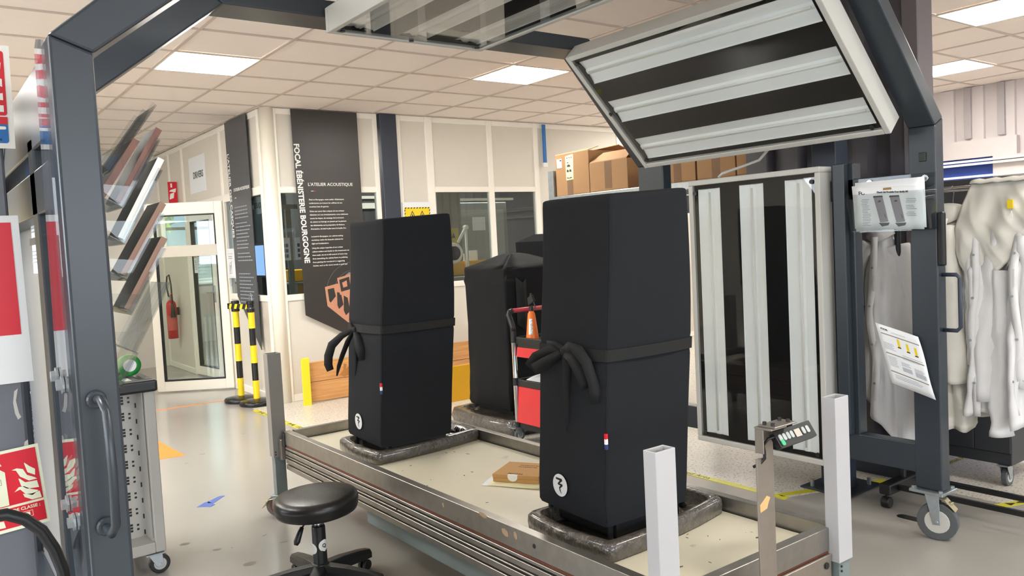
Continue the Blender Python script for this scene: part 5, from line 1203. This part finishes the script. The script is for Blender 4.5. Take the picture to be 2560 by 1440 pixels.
coat('white coat hanging lopsided in the gap between the steel column and the gantry post', 4.08, 2.21, 1.40, .45, .105, .15, M_coat,
     [([(4.05, 2.25, 1.33), (4.03, 2.29, 1.24), (4.02, 2.32, 1.1), (4.0, 2.345, .98), (3.98, 2.355, .90)], (.055, .036)), ([(4.1, 2.15, 1.32), (4.1, 2.12, 1.2), (4.1, 2.11, 1.0), (4.09, 2.115, .85)], (.05, .036))], 3, lean=-.05, dy=-.045, skew=.13)
coat('white coat on a hanger just beside the gantry post, behind the pull handle', 4.05, 1.855, 1.475, .46, .085, .16, M_coatw,
     [([(4.0, 1.83, 1.40), (3.97, 1.83, 1.25), (3.96, 1.82, 1.0), (3.95, 1.80, .80), (3.95, 1.795, .67)], (.055, .05)), ([(4.1, 1.80, 1.40), (4.1, 1.77, 1.2), (4.1, 1.75, .9), (4.1, 1.75, .52)], (.055, .045))], 5)
coat('white coat hanging second from the gantry post, under the slung coat', 4.06, 1.70, 1.46, .50, .075, .15, M_coat,
     [([(4.0, 1.71, 1.38), (3.98, 1.715, 1.2), (3.97, 1.71, 1.0), (3.96, 1.705, .76)], (.05, .038)), ([(4.06, 1.76, 1.3), (4.02, 1.78, 1.0), (4.0, 1.775, .68)], (.05, .045))], 8)
coat('white coat furthest from the gantry post, reaching down in front of the anthracite cabinet', 4.05, 1.52, 1.46, .53, .08, .15, M_coat,
     [([(4.0, 1.60, 1.38), (3.98, 1.655, 1.2), (3.97, 1.665, .95), (3.96, 1.667, .60)], (.05, .048)), ([(3.99, 1.60, 1.2), (3.98, 1.615, .9), (3.97, 1.62, .6), (3.97, 1.62, .44)], (.05, .042)), ([(3.98, 1.50, 1.35), (3.96, 1.50, 1.0), (3.95, 1.50, .68)], (.05, .042))], 11)
# coat slung over the rail in a deep fold
t = thing('work_coat', 'cream-white coat thrown over the rail, sagging in one deep rounded fold', 'coat', (3.98, 1.63, 1.17), 'white work coats on the rack')
rows = []; NJ, NI = 40, 48
for j in range(NJ + 1):
    v = j / NJ; row = []
    for i in range(NI + 1):
        h_ = i / NI; bulge = math.sin(min(1, v) * PI * .85)
        yl = 1.758 + .035 * bulge; yr = 1.44
        low = 1.165 + .42 * max(0, h_ - .33) ** 1.35 + .9 * max(0, .2 - h_) ** 1.6
        y = yl + (yr - yl) * h_; z = 1.603 + (low - 1.603) * v
        x = 4.035 - .095 * math.sin(min(1, v * 1.05) * PI * .6) - .03 * v
        sw = h_ * 15 + v * 5.5 - 3 * v * v
        x += .014 * math.sin(sw) * (.3 + .9 * v * (1.2 - v)) + .05 * (h_ - .45) ** 2 * v
        nn = noise.noise(Vector((y * 14 + v * 2, 3.3, z * 9 + h_ * 3))); x -= .016 * (1 - 2 * abs(nn)) * (.4 + .6 * math.sin(v * PI))
        row.append((x, y, z))
    rows.append(row)
for k in range(1, 9):
    s_ = k / 8; rows.append([(x + .06 * s_, y, z - .022 * math.sin(s_ * PI * .8) + .11 * s_ * s_) for i, (x, y, z) in enumerate(rows[NJ])])
B().grid(rows).build('coat_body', M_coatw, t, smooth=True, solid=.004)
rows = []
for j in range(9):
    v = j / 8; rows.append([(4.045 + .055 * math.cos(PI - PI * v * .9) * -1 * -1, 1.75 - .29 * i / 12, 1.60 + .02 * math.sin(PI * v * .9) - .03 * max(0, v - .5) + .003 * math.sin(i * 2.1)) for i in range(13)])
B().grid(rows).build('rail_fold', M_coatw, t, smooth=True, solid=.004)
rows = [[(3.93 - .012 * math.sin(v * PI) + .008 * math.sin(h_ * 6), 1.60 - .13 * v + .0 * h_, 1.265 + .165 * v - .05 * h_ + .01 * math.sin(v * 7)) for h_ in (0, .33, .66, 1.)] for v in [k / 10 for k in range(11)]]
B().grid(rows).build('hem_band', M_coat, t, smooth=True, solid=.004)
b = B(); b.box(3.93, 3.938, 1.545, 1.568, 1.475, 1.515); b.build('yellow_tag', M_yel, t)
b = B(); b.prism([(3.9295, 1.57, 1.40), (3.9295, 1.545, 1.44), (3.9295, 1.55, 1.465), (3.9295, 1.578, 1.41)], (.004, 0, 0)); b.build('care_label', M_white2, t)

# ================================================================ CABINET AND WORKPLACE BEHIND THE COATS
cb = thing('cabinet', 'anthracite metal cabinet on casters, half hidden by the hanging coats', 'cabinet', (4.9, 2.3, 0))
B().box(4.6, 5.15, 1.83, 2.95, .12, .82).build('carcass', M_darkc, cb, bevel=.003)
for y0, y1 in ((1.835, 2.015), (2.019, 2.945)): B().box(4.592, 4.5995, y0, y1, .185, .815).build('door', M_darkc, cb, bevel=.002)
b = B(); b.box(4.596, 4.5995, 1.835, 2.945, .125, .18); b.build('plinth_strip', M_darkc, cb)
for x in (4.66, 5.09):
    for y in (1.87, 2.88): caster(cb, x - .04, y, .1195, .05, yaw=PI / 2 * 0, w=.028)
ws = thing('workplace', 'test bench with a dark screen and blue back boards, glimpsed between the coats', 'workplace', (6.4, 2.5, 0))
B().box(6.1, 6.9, 1.2, 3.3, .86, .90).build('worktop', M_white, ws, bevel=.004)
for x, y in ((6.15, 1.25), (6.15, 3.25), (6.85, 1.25), (6.85, 3.25)): B().box(x - .02, x + .02, y - .02, y + .02, 0, .86).build('leg', M_lpframe, ws)
for y in (1.3, 2.9): B().box(6.80, 6.85, y - .025, y + .025, .90, 1.52).build('upright', M_lpframe, ws)
B().box(6.855, 6.87, 1.25, 3.2, .92, 1.3).build('back_board', M_navyblue, ws); B().box(6.855, 6.87, 1.25, 3.2, 1.42, 1.5).build('back_board', M_navyblue, ws)
B().box(6.55, 6.86, 1.25, 3.2, 1.31, 1.335).build('shelf_board', M_white, ws)
b = B(); b.box(6.5, 6.55, 2.55, 3.1, 1.42, 1.74); b.box(6.55, 6.6, 2.75, 2.85, 1.3, 1.5); b.box(6.45, 6.65, 2.7, 2.95, 1.3355, 1.35); solo(b, 'monitor', M_blackm, 'dark monitor over the test bench, between the gantry post and the slung coat', 'monitor', bevel=.004)
t = thing('storage_bin', 'cobalt blue plastic bin against the corrugated wall, beside the lopsided coat', 'bin', (4.28, 2.48, .95))
b = B(); b.prism([(4.20, 2.38, .955), (4.329, 2.38, .955), (4.329, 2.38, 1.13), (4.24, 2.38, 1.13), (4.19, 2.38, 1.06)], (0, .004, 0)); b.prism([(4.20, 2.53, .955), (4.329, 2.53, .955), (4.329, 2.53, 1.13), (4.24, 2.53, 1.13), (4.19, 2.53, 1.06)], (0, .004, 0))
b.box(4.2, 4.329, 2.384, 2.53, .955, .96); b.box(4.325, 4.329, 2.384, 2.53, .96, 1.13); b.hexa([(4.2, 2.384, .96), (4.204, 2.384, .96), (4.204, 2.53, .96), (4.2, 2.53, .96), (4.19, 2.384, 1.06), (4.194, 2.384, 1.06), (4.194, 2.53, 1.06), (4.19, 2.53, 1.06)])
b.build('bin_shell', M_cobalt, t)
# ================================================================ NEAR LEFT: GREY PILLAR WITH SIGNS, HOSE
pl = struct(B().box(-.12, .198, 2.20, 2.46, 0, ZC - .001).build('pillar', mat('pillar_grey', '#676a72', .4, var=.05), bevel=.006, seg=2))
b = B()
for pts in (((.178, 1.152), (.186, 1.158), (.180, 1.13), (.184, 1.10), (.188, 1.09), (.181, 1.085), (.176, 1.10), (.174, 1.125)), ((.190, 1.03), (.197, 1.035), (.197, 1.02), (.188, 1.02))): b.prism([(x, 2.1998, z) for x, z in pts], (0, -.0006, 0))
b.build('scratch', mat('bare_scratch', '#c4c2bc', .5), pl)
Fg = frame_pts((0, 2.199, 0), (1, 0, 0), (0, 0, 1))
# top sign: big letters on red, blue foot
s1 = thing('safety_sign', 'white safety sign with red and blue fields, top one on the grey pillar', 'sign', (.12, 2.197, 1.715))
F1 = frame_pts((.222, 2.196, 1.714), (-1, 0, 0), (0, 0, 1)); F1 = lambda a, c, e=0.: Vector((.222 - a + (c / .235) * .003, 2.196 - e, 1.714 + c))
def fl(F, poly, m, nm, par, e=0., h=.0008):
    b = B(); b.prism([F(a, c, e) for a, c in poly], F(0, 0, h) - F(0, 0, 0)); return b.build(nm, m, par)
b = B(); b.prism([F1(*p, 0) for p in rect(0, .20, 0, .235)], F1(0, 0, .002) - F1(0, 0, 0)); b.build('plate', M_white2, s1)
fl(F1, rrect(.012, .19, .075, .222, .006), M_red, 'red_field', s1, .002); fl(F1, rrect(.012, .19, .012, .072, .006), M_blue, 'blue_field', s1, .002); fl(F1, rect(.012, .19, .055, .072), M_red, 'red_field', s1, .0024)
for q in (rect(.018, .1, .083, .098), [(.018, .11), (.1, .11), (.1, .125), (.06, .118), (.018, .126)], [(.018, .14), (.045, .15), (.1, .135), (.1, .16), (.05, .165), (.018, .158)], [(.02, .18), (.1, .195), (.1, .207), (.018, .195)], rrect(.016, .08, .043, .050, .003)): fl(F1, q, M_white2, 'white_letter_stroke', s1, .0032)
txt('S', F1(.045, .058, .0034), (1, 0, 0), (0, 0, 1), .016, M_ink, s1, bold=.0005); txt('isées', F1(.045, .018, .0034), (1, 0, 0), (0, 0, 1), .010, M_ink, s1)
# middle sheet: white with a big red field
s3 = thing('safety_sign', 'large laminated white sheet with a plain red field, in the middle of the grey pillar', 'sign', (.12, 2.197, 1.17))
F3 = lambda a, c, e=0.: Vector((.215 - a - (1 - c / .39) * -.004, 2.196 - e, 1.172 + c))
b = B(); b.prism([F3(*p, 0) for p in rect(0, .26, 0, .388)], F3(0, 0, .0015) - F3(0, 0, 0)); b.build('sheet', M_paper, s3)
fl(F3, rect(.016, .25, .112, .372), M_red, 'red_field', s3, .0015)
# extinguisher sign, tilted
s4 = thing('fire_sign', 'tilted red sign with pale flame symbols, low on the grey pillar above the black hose', 'sign', (.13, 2.197, .83))
ang = .07; ca, sa = math.cos(ang), math.sin(ang)
F4 = lambda a, c, e=0.: Vector((.229 - a * ca - c * sa * 1.0, 2.1955 - e, .834 - a * sa + c * ca))
b = B(); b.prism([F4(*p, 0) for p in rect(0, .19, 0, .19)], F4(0, 0, .002) - F4(0, 0, 0)); b.build('plate', M_lumen, s4)
fl(F4, rect(.007, .183, .06, .183), M_red, 'red_field', s4, .002); fl(F4, rect(.007, .183, .008, .054), M_red, 'red_field', s4, .002)
for q in ([(.016, .118), (.030, .128), (.034, .15), (.033, .152), (.024, .141), (.014, .132)], [(.013, .108), (.030, .108), (.046, .122), (.052, .138), (.060, .141), (.050, .143), (.038, .138), (.032, .122), (.018, .113)], [(.012, .087), (.036, .090), (.047, .100), (.050, .118), (.047, .117), (.038, .106), (.014, .104)], [(.014, .080), (.028, .072), (.042, .080), (.050, .092), (.062, .089), (.052, .098), (.042, .098), (.030, .088)], [(.010, .062), (.030, .062), (.044, .072), (.046, .08), (.030, .076), (.012, .078)]): fl(F4, q, M_lumen, 'flame_symbol', s4, .0028)
fl(F4, [(.076, .062), (.13, .062), (.13, .14), (.12, .15), (.085, .15), (.074, .14)], M_lumen, 'extinguisher_symbol', s4, .0028); fl(F4, [(.078, .156), (.12, .158), (.12, .167), (.082, .166)], M_lumen, 'extinguisher_symbol', s4, .0028)
b = B(); b.ring([F4(*p, .0036) for p in rect(.084, .122, .112, .126)], [F4(*p, .0036) for p in rect(.085, .121, .113, .125)], F4(0, 0, .0003) - F4(0, 0, 0)); b.build('outline', M_brownink, s4)
txt('UR DE CLASSE :', F4(.088, .043, .003), (ca, 0, sa), (-sa, 0, ca), .0105, M_lumen, s4, bold=.0002)
b = B(); b.ring([F4(*p, .0028) for p in rect(.032, .056, .024, .038)], [F4(*p, .0028) for p in rect(.033, .055, .025, .037)], F4(0, 0, .0004) - F4(0, 0, 0)); b.prism([F4(*p, .0028) for p in rect(.038, .05, .027, .035)], F4(0, 0, .0004) - F4(0, 0, 0)); b.prism([F4(*p, .0028) for p in ((.09, .012), (.12, .014), (.118, .03), (.092, .028))], F4(0, 0, .0004) - F4(0, 0, 0)); b.build('class_symbol', M_lumen, s4)
solo(B().tube([(-.05, 1.9, .86), (.02, 1.93, .915), (.085, 1.95, .936), (.125, 1.95, .934), (.157, 1.95, .916), (.185, 1.95, .885), (.205, 1.95, .84), (.218, 1.95, .79), (.224, 1.95, .72), (.226, 1.95, .5), (.2, 1.98, .2), (.15, 2.02, .02)], .0125, 12), 'black_hose', M_black, 'thick black hose arching in front of the fire extinguisher sign', 'hose', smooth=True)
# folded leaflet hanging on the back of the side lamp panel
lf = thing('label_strip', 'long white paper label with blue and yellow bands, hung behind the clear guard sheet', 'label', (.30, 2.65, 1.42))
y0, y1 = 2.56, 2.72
def strip_(z0, z1, m, nm, dx=0.):
    sl = lambda z: .0 + (1.73 - z) * -.04
    b = B(); b.prism([(.300 - dx + sl(z0), y0, z0), (.300 - dx + sl(z0), y1 - (.06 if z0 < 1.45 else 0), z0), (.300 - dx + sl(z1), y1, z1), (.300 - dx + sl(z1), y0, z1)], (.0008, 0, 0)); return b.build(nm, m, lf)
strip_(1.42, 1.73, M_paper, 'sheet'); strip_(1.665, 1.715, M_blue, 'blue_band', .001); strip_(1.60, 1.625, M_blue, 'blue_band', .001); strip_(1.555, 1.58, M_yel, 'yellow_band', .001); strip_(1.50, 1.52, M_darknavy, 'dark_band', .001)
b = B()
for z in (1.63, 1.645, 1.655, 1.59, 1.535, 1.545, 1.48, 1.47, 1.46, 1.45): b.box(.300 - .002 + (1.73 - z) * -.04, .300 - .0014 + (1.73 - z) * -.04, y0 + .01, y1 - .05, z, z + .003)
stuff(b.build('small_print', M_inkl, lf))
# pale card wedged on the far diagonal
b = B(); b.prism([(.240, 2.95, 1.80), (.240, 2.62, 1.95), (.240, 2.50, 1.87), (.240, 2.78, 1.72)], (.004, 0, 0)); solo(b, 'paper_card', M_lpframe, 'pale grey card stuck on the upper side rail of the gantry behind the signs', 'card')

# ================================================================ CLEAR SAMPLE RACK ON THE NEAR POST
sr = thing('sample_rack', 'clear plastic tiered sample rack fixed inside the near gantry post', 'sample rack', (.33, 2.0, 1.18))
ya, yb = 1.862, 2.04
b = B(); b.box(.318, .322, ya, yb, 1.17, 1.80); b.build('back_sheet', M_acryl, sr)
tiers = [((.352, 1.63), (.455, 1.775)), ((.373, 1.555), (.457, 1.70)), ((.372, 1.478), (.457, 1.635)), ((.371, 1.40), (.454, 1.54)), ((.373, 1.327), (.452, 1.465)), ((.376, 1.245), (.456, 1.39)), ((.343, 1.175), (.380, 1.245))]
for k, ((xa, za), (xb, zb)) in enumerate(tiers):
    d = Vector((xb - xa, 0, zb - za)).normalized(); n = Vector((d.z, 0, -d.x))
    b = B(); P = Vector((xa, 0, za)); Q = Vector((xb, 0, zb)); 
    b.prism([(xa, ya, za), (xb, ya, zb), (xb, yb, zb), (xa, yb, za)], n * .003)
    b.prism([(xa, ya, za), (.322, ya, za + .03), (.322, yb, za + .03), (xa, yb, za)], (0, 0, .003))
    for j in range(3):
        yy = ya + (yb - ya) * (j / 2) - (.003 if j == 2 else 0); b.prism([(xa, yy, za), (xb, yy, zb), (xb - .006, yy, zb + .004), (xa - .006, yy, za + .004)], (0, .003, 0))
    b.prism([(xa, ya, za), (xa + (xb - xa) * .3, ya, za + (zb - za) * .3), (.322, ya, za + .05)], (0, .002, 0))
    b.build('tier', M_acryl, sr)
M_sblack = mat('black_lacquer', '#0c0d10', .35, var=0, spec=.3)
M_cedge = mat('copper_brown_edge', '#8f6850', .4)
for k, (m, edge, lab) in enumerate(((M_wbrown, M_wbrown, 'walnut brown sample board, top of the clear rack'), (M_sblack, M_wbrown, 'black lacquered sample board with a brown edge, beside the walnut one'), (M_sblack, M_white2, 'black lacquered sample board with a white edge, in the clear rack'), (M_sblack, M_cedge, 'black lacquered sample board with a copper edge, upper of two in the clear rack'), (M_sblack, M_cedge, 'black lacquered sample board with a copper edge, lower of two in the clear rack'))):
    (xa, za), (xb, zb) = tiers[max(1, k)] if k else ((.352, 1.56), (.432, 1.685))
    d = Vector((xb - xa, 0, zb - za)).normalized(); n = Vector((-d.z, 0, d.x))
    A0 = Vector((xa, 0, za)) + n * (.004 if k else .018) + d * .008; L = (Vector((xb, 0, zb)) - Vector((xa, 0, za))).length * (1.08 if k else .95)
    t = thing('sample_board', lab, 'sample board', (xa, 2.0, za), 'finish sample boards in the clear rack')
    yl, yr = ya + .004, ya + .125
    def bd(n0, n1, y0_, y1_): 
        q = [A0 + n * n0, A0 + d * L + n * n0, A0 + d * L + n * n1, A0 + n * n1]; b = B(); b.prism([Vector((v.x, y0_, v.z)) for v in q], (0, y1_ - y0_, 0)); return b
    bd(0, .012, yl + .0025, yr).build('board', m, t, bevel=.001); bd(-.001, .013, yl, yl + .002).build('edge_band', edge, t)

# ================================================================ GREY PERFORATED TOOL CART
ct = thing('tool_cart', 'grey tool cart with perforated side panel and black top handle, behind the near gantry post', 'tool cart', (.6, 4.05, 0))
x0, x1, y0, y1 = .30, .862, 3.93, 4.35
for x in (x0, x1 - .045): B().box(x, x + .045, y0, y0 + .03, .10, .86).build('corner_post', M_greyc, ct, bevel=.004)
B().box(x1 - .052, x1 - .046, y0 + .03, y0 + .13, .15, .84).build('inner_return', M_greyc, ct); B().box(x0 + .045, x1 - .052, y0 + .13, y0 + .134, .14, .84).build('perforated_panel', M_greyc, ct)
B().box(x1 - .006, x1, y0 + .03, y1, .10, .86).build('side_panel', M_greyc, ct, bevel=.002); B().box(x0, x0 + .006, y0 + .03, y1, .10, .86).build('side_panel', M_greyc, ct, bevel=.002)
B().box(x0, x1, y1 - .006, y1, .10, .86).build('back_panel', M_greyc, ct)
B().box(x0 + .045, x1 - .045, y0, y0 + .13, .10, .15).build('bottom_ledge', M_greyc, ct, bevel=.003)
B().box(x0, x1, y0, y1, .855, .87).build('top_tray', M_greyc, ct)
b = B(); b.box(x0 - .01, x1 + .012, y0 - .02, y0 + .05, .845, .90); b.box(x0 - .01, x1 + .012, y1 - .05, y1 + .02, .845, .90); b.box(x1 - .04, x1 + .012, y0 + .05, y1 - .05, .845, .90); b.build('black_rim', M_black, ct, bevel=.012, seg=3)
b = B()
for r_ in range(9):
    z = .80 - r_ * .075
    for c in range(5):
        x = x0 + .06 + c * .096; h_ = lambda a, d, w, g: b.box(x + a - w / 2, x + a + w / 2, y0 + .1292, y0 + .1299, z + d - g / 2, z + d + g / 2)
        for d in (.014, 0, -.014): h_(0, d, .016, .010)
        for d in (.010, -.010): h_(.03, d, .010, .009)
        h_(.058, -.03, .006, .022)
stuff(b.build('perforation', M_blackm, ct))
for x in (x0 + .05, x1 - .03):
    for y in (y0 + .02, y1 - .05): caster(ct, x - .02, y, .099, .045, wheelmat=M_black)
# things on and behind the cart
t = thing('tape_roll', 'green tape roll lying on the tool cart beside the sample rack', 'tape', (.80, 4.1, .871))
b = B(); b.lathe([(.03, -.022), (.05, -.022), (.052, 0), (.05, .022), (.03, .022), (.03, -.022)], (.80, 4.12, .954), 24, ax='y'); b.build('roll', M_green2, t, smooth=True)
b = B(); b.tube([(.77, 4.12, .91), (.74, 4.1, .885), (.77, 4.08, .8775), (.83, 4.09, .878)], [.012, .014, .006, .006], 8); b.build('loose_end', M_green2, t, smooth=True)
b = B(); b.lathe([(.029, -.023), (.0295, .023)], (.80, 4.12, .954), 20, ax='y'); b.build('core', M_paper, t)
t = thing('spiral_hose', 'blue spiral air hose hanging in the slit beside the signs', 'hose', (.395, 3.75, .5))
def coil(c0, c1, turns, r_, w=.006): 
    c0, c1 = Vector(c0), Vector(c1); d = (c1 - c0).normalized(); x = d.orthogonal().normalized(); y = d.cross(x); N = int(turns * 10)
    return [c0.lerp(c1, k / N) + r_ * (x * math.cos(k * .628) + y * math.sin(k * .628)) for k in range(N + 1)]
B().tube(coil((.36, 3.78, 1.05), (.385, 3.76, .70), 14, .028), .0055, 6).build('coil', M_hose, t, smooth=True)
B().tube(coil((.385, 3.76, .70), (.42, 3.74, .47), 9, .030), .0055, 6).build('coil', M_hose, t, smooth=True)
B().tube([(.42, 3.74, .47), (.43, 3.74, .3), (.42, 3.72, .1), (.36, 3.70, .01), (.25, 3.72, .008)], .0055, 6).build('tail', M_hose, t, smooth=True)
B().tube([(.36, 3.78, 1.05), (.365, 3.78, 1.12), (.40, 3.8, 1.17)], .008, 8).build('coupling', M_cobalt, t, smooth=True)
extinguisher('red fire extinguisher on the pale back wall, glimpsed in the slit beside the signs', .86, 8.0, 1.03, (0, 1, 0), h_=.36, r_=.07)
struct(B().box(-3.0, 1.35, 8.1, 8.2, 0, 1.9).build('wall_screen', mat('cream_wall', '#c4b897', .6)))
t = thing('red_crate', 'red plastic crate on a stand below the extinguisher in the slit beside the signs', 'crate', (.80, 7.6, .82))
b = B(); b.ring([(.62, 7.4, .70), (.98, 7.4, .70), (.98, 7.75, .70), (.62, 7.75, .70)], [(.63, 7.41, .70), (.97, 7.41, .70), (.97, 7.74, .70), (.63, 7.74, .70)], (0, 0, .27)); b.box(.63, .97, 7.41, 7.74, .70, .71)
for z in (.95, .86): b.box(.61, .99, 7.39, 7.3995, z, z + .018)
b.build('crate_shell', M_redp, t)
b = B(); b.box(.6, 1.0, 7.38, 7.78, .66, .699); 
for x in (.61, .97):
    for y in (7.39, 7.75): b.box(x, x + .02, y, y + .02, 0, .66)
solo(b, 'crate_stand', M_black, 'black stand carrying the red crate near the back wall', 'stand')

# ================================================================ INSIDE THE GLAZED WORKSHOP
def bench(label, x0, x1, y0, y1, z):
    t = thing('bench', label, 'bench', ((x0 + x1) / 2, (y0 + y1) / 2, 0))
    B().box(x0, x1, y0, y1, z - .03, z).build('worktop', M_wdark2, t)
    for x in (x0 + .04, x1 - .04):
        for y in (y0 + .04, y1 - .04): B().box(x - .02, x + .02, y - .02, y + .02, 0, z - .03).build('leg', M_wdark2, t)
    return t
bench('grey bench behind the workshop glass, carrying the magnifier lamp and yellow bins', 4.6, 6.3, 7.95, 8.6, 1.06)
ml = thing('magnifier_lamp', 'white articulated magnifier lamp standing behind the workshop glass', 'lamp', (5.45, 8.2, 1.06))
b = B(); b.tube([(5.45, 8.2, 1.06), (5.45, 8.2, 1.30), (5.452, 8.2, 1.645)], [.028, .017, .017], 12); b.build('column', M_white, ml, smooth=True)
b = B(); b.cyl((5.452, 8.17, 1.645), (5.452, 8.23, 1.645), .028, n=16); b.build('joint', M_white, ml, bevel=.004)
b = B(); b.tube([(5.452, 8.2, 1.645), (5.33, 8.2, 1.47)], .018, 10); b.build('arm', M_white, ml, smooth=True)
b = B(); b.lathe([(.085, -.02), (.12, -.02), (.125, 0), (.12, .02), (.085, .02), (.085, -.02)], (5.26, 8.2, 1.34), 32, ax='y'); b.build('ring_head', M_white, ml, smooth=True)
B().cyl((5.26, 8.195, 1.34), (5.26, 8.205, 1.34), .086, n=28).build('lens', M_glassd, ml)
for k, (x, lab) in enumerate(((5.14, 'yellow plastic bin behind the magnifier lamp column'), (5.50, 'yellow plastic bin with a white card standing in it'))):
    t = thing('yellow_bin', lab, 'bin', (x + .15, 8.4, 1.0605), 'yellow bins behind the workshop glass')
    b = B(); b.ring([(x, 8.3, 1.062), (x + .32, 8.3, 1.062), (x + .32, 8.55, 1.062), (x, 8.55, 1.062)], [(x + .01, 8.31, 1.062), (x + .31, 8.31, 1.062), (x + .31, 8.54, 1.062), (x + .01, 8.54, 1.062)], (0, 0, .17)); b.box(x, x + .32, 8.3, 8.55, 1.0605, 1.066); b.box(x - .006, x + .326, 8.288, 8.3, 1.215, 1.235); b.build('bin_shell', M_ybin, t)
solo(B().box(5.62, 5.74, 8.40, 8.41, 1.067, 1.36), 'white_card', M_paper, 'white card standing in the yellow bin behind the glass', 'card')
solo(B().lathe([(.025, 0), (.027, .01), (.027, .14), (.012, .18), (.008, .25), (.002, .26)], (5.55, 8.42, 1.067), 14), 'dropper_bottle', M_white2, 'small white dropper bottle in the yellow bin behind the glass', 'bottle', smooth=True)
t = thing('test_cabinet', 'dim grey glazed test cabinet behind the second workshop window', 'cabinet', (6.2, 9.4, 0))
B().box(5.85, 6.75, 9.1, 9.7, 0, 2.0).build('carcass', M_wdark2, t, bevel=.01); B().box(5.92, 6.68, 9.085, 9.0995, 1.15, 1.9).build('door', mat('pale_grey_door', '#a3a69f', .5), t); B().box(6.15, 6.36, 9.08, 9.0845, 1.62, 1.8).build('paper', M_paper, t); B().box(5.8, 6.8, 9.0, 9.05, 2.02, 2.05).build('light_strip', M_white, t)
t = solo(B().box(5.56, 5.80, 8.9, 8.91, 1.42, 1.66), 'hazard_notice', mat('faded_yellow', '#b6ab52', .6), 'faded yellow hazard notice on the dim wall behind the second workshop window', 'notice')
b = B()
for x in (5.63, 5.72): b.prism([(x - .03, 8.8992, 1.53), (x + .03, 8.8992, 1.53), (x, 8.8992, 1.60)], (0, -.0005, 0))
b.build('triangle_symbol', M_wdark, t)
struct(B().box(5.5, 5.86, 8.912, 9.05, 0, ZC - .001).build('wall_pier', mat('pier_grey', '#8d8a85', .6)))
t = thing('dark_door', 'dark inner door with a white closer rail, behind the first workshop window', 'door', (5.6, 10.5, 0))
B().box(5.0, 6.3, 10.56, 10.599, 0, 2.15).build('leaf', M_darkc, t); B().box(4.95, 6.4, 10.5, 10.56, 2.16, 2.2).build('rail', M_white, t); B().box(5.1, 5.7, 10.5, 10.555, 2.02, 2.10).build('closer', M_white, t)
for k, (x, lab) in enumerate(((3.42, 'printed product sheet on the glass partition, nearer the corner column'), (3.60, 'printed product sheet on the glass partition, next to the charcoal banner'))):
    t = solo(B().box(x, x + .125, 8.99, 8.995, 1.36, 1.62), 'product_sheet', mat('bright_paper', '#f2f3ff', .6), lab, 'sheet', 'product sheets behind the workshop glass')
    b = B()
    for q in range(3):
        for e in range(2): b.box(x + .03 + e * .04, x + .06 + e * .04, 8.988, 8.9895, 1.39 + q * .06, 1.43 + q * .06)
    b.build('product_print', mat('blue_grey_print', '#6a6a90', .6), t)
t = thing('inner_partition', 'grey aluminium glass partition inside the workshop, behind the product sheets', 'partition', (3.6, 9.02, 0))
for x in (3.55, 3.95): B().box(x - .03, x + .03, 9.0, 9.05, 0, 1.95).build('profile', M_wdark2, t)
B().box(2.85, 4.2, 9.0, 9.05, 1.95, 2.0).build('profile', M_wdark2, t)
for k, (x, y, z, lab) in enumerate(((3.68, 9.3, 1.1, 'yellow bin on the shelf behind the product sheets'), (3.80, 9.25, .93, 'lower yellow bin on the shelf behind the product sheets'))):
    t = solo(B().box(x, x + .22, y, y + .25, z, z + .14), 'yellow_bin', M_ybin, lab, 'bin', 'yellow bins inside the workshop', bevel=.01)
t = thing('shelf_unit', 'dark shelf unit with the yellow bins inside the workshop', 'shelf', (3.7, 9.4, 0))
for z in (.9, 1.09): B().box(3.35, 4.15, 9.2, 9.6, z - .02, z - .0005).build('shelf_board', M_wdark2, t)
for x in (3.36, 4.14): B().box(x - .01, x + .01, 9.21, 9.59, 0, 1.5).build('side', M_wdark, t)
t = thing('desk_monitor', 'bluish lit computer screen behind the side glass next to the slate banner', 'monitor', (3.05, 8.6, .98))
B().box(3.02, 3.06, 8.38, 8.78, 1.2, 1.56).build('screen_case', M_black, t, bevel=.004); B().box(3.016, 3.0195, 8.40, 8.76, 1.22, 1.54).build('screen', M_screen, t); B().box(3.03, 3.07, 8.54, 8.62, .9805, 1.25).build('stand', M_black, t)
b = bench('dark desk behind the side glass', 2.9, 3.3, 8.3, 8.85, .98)
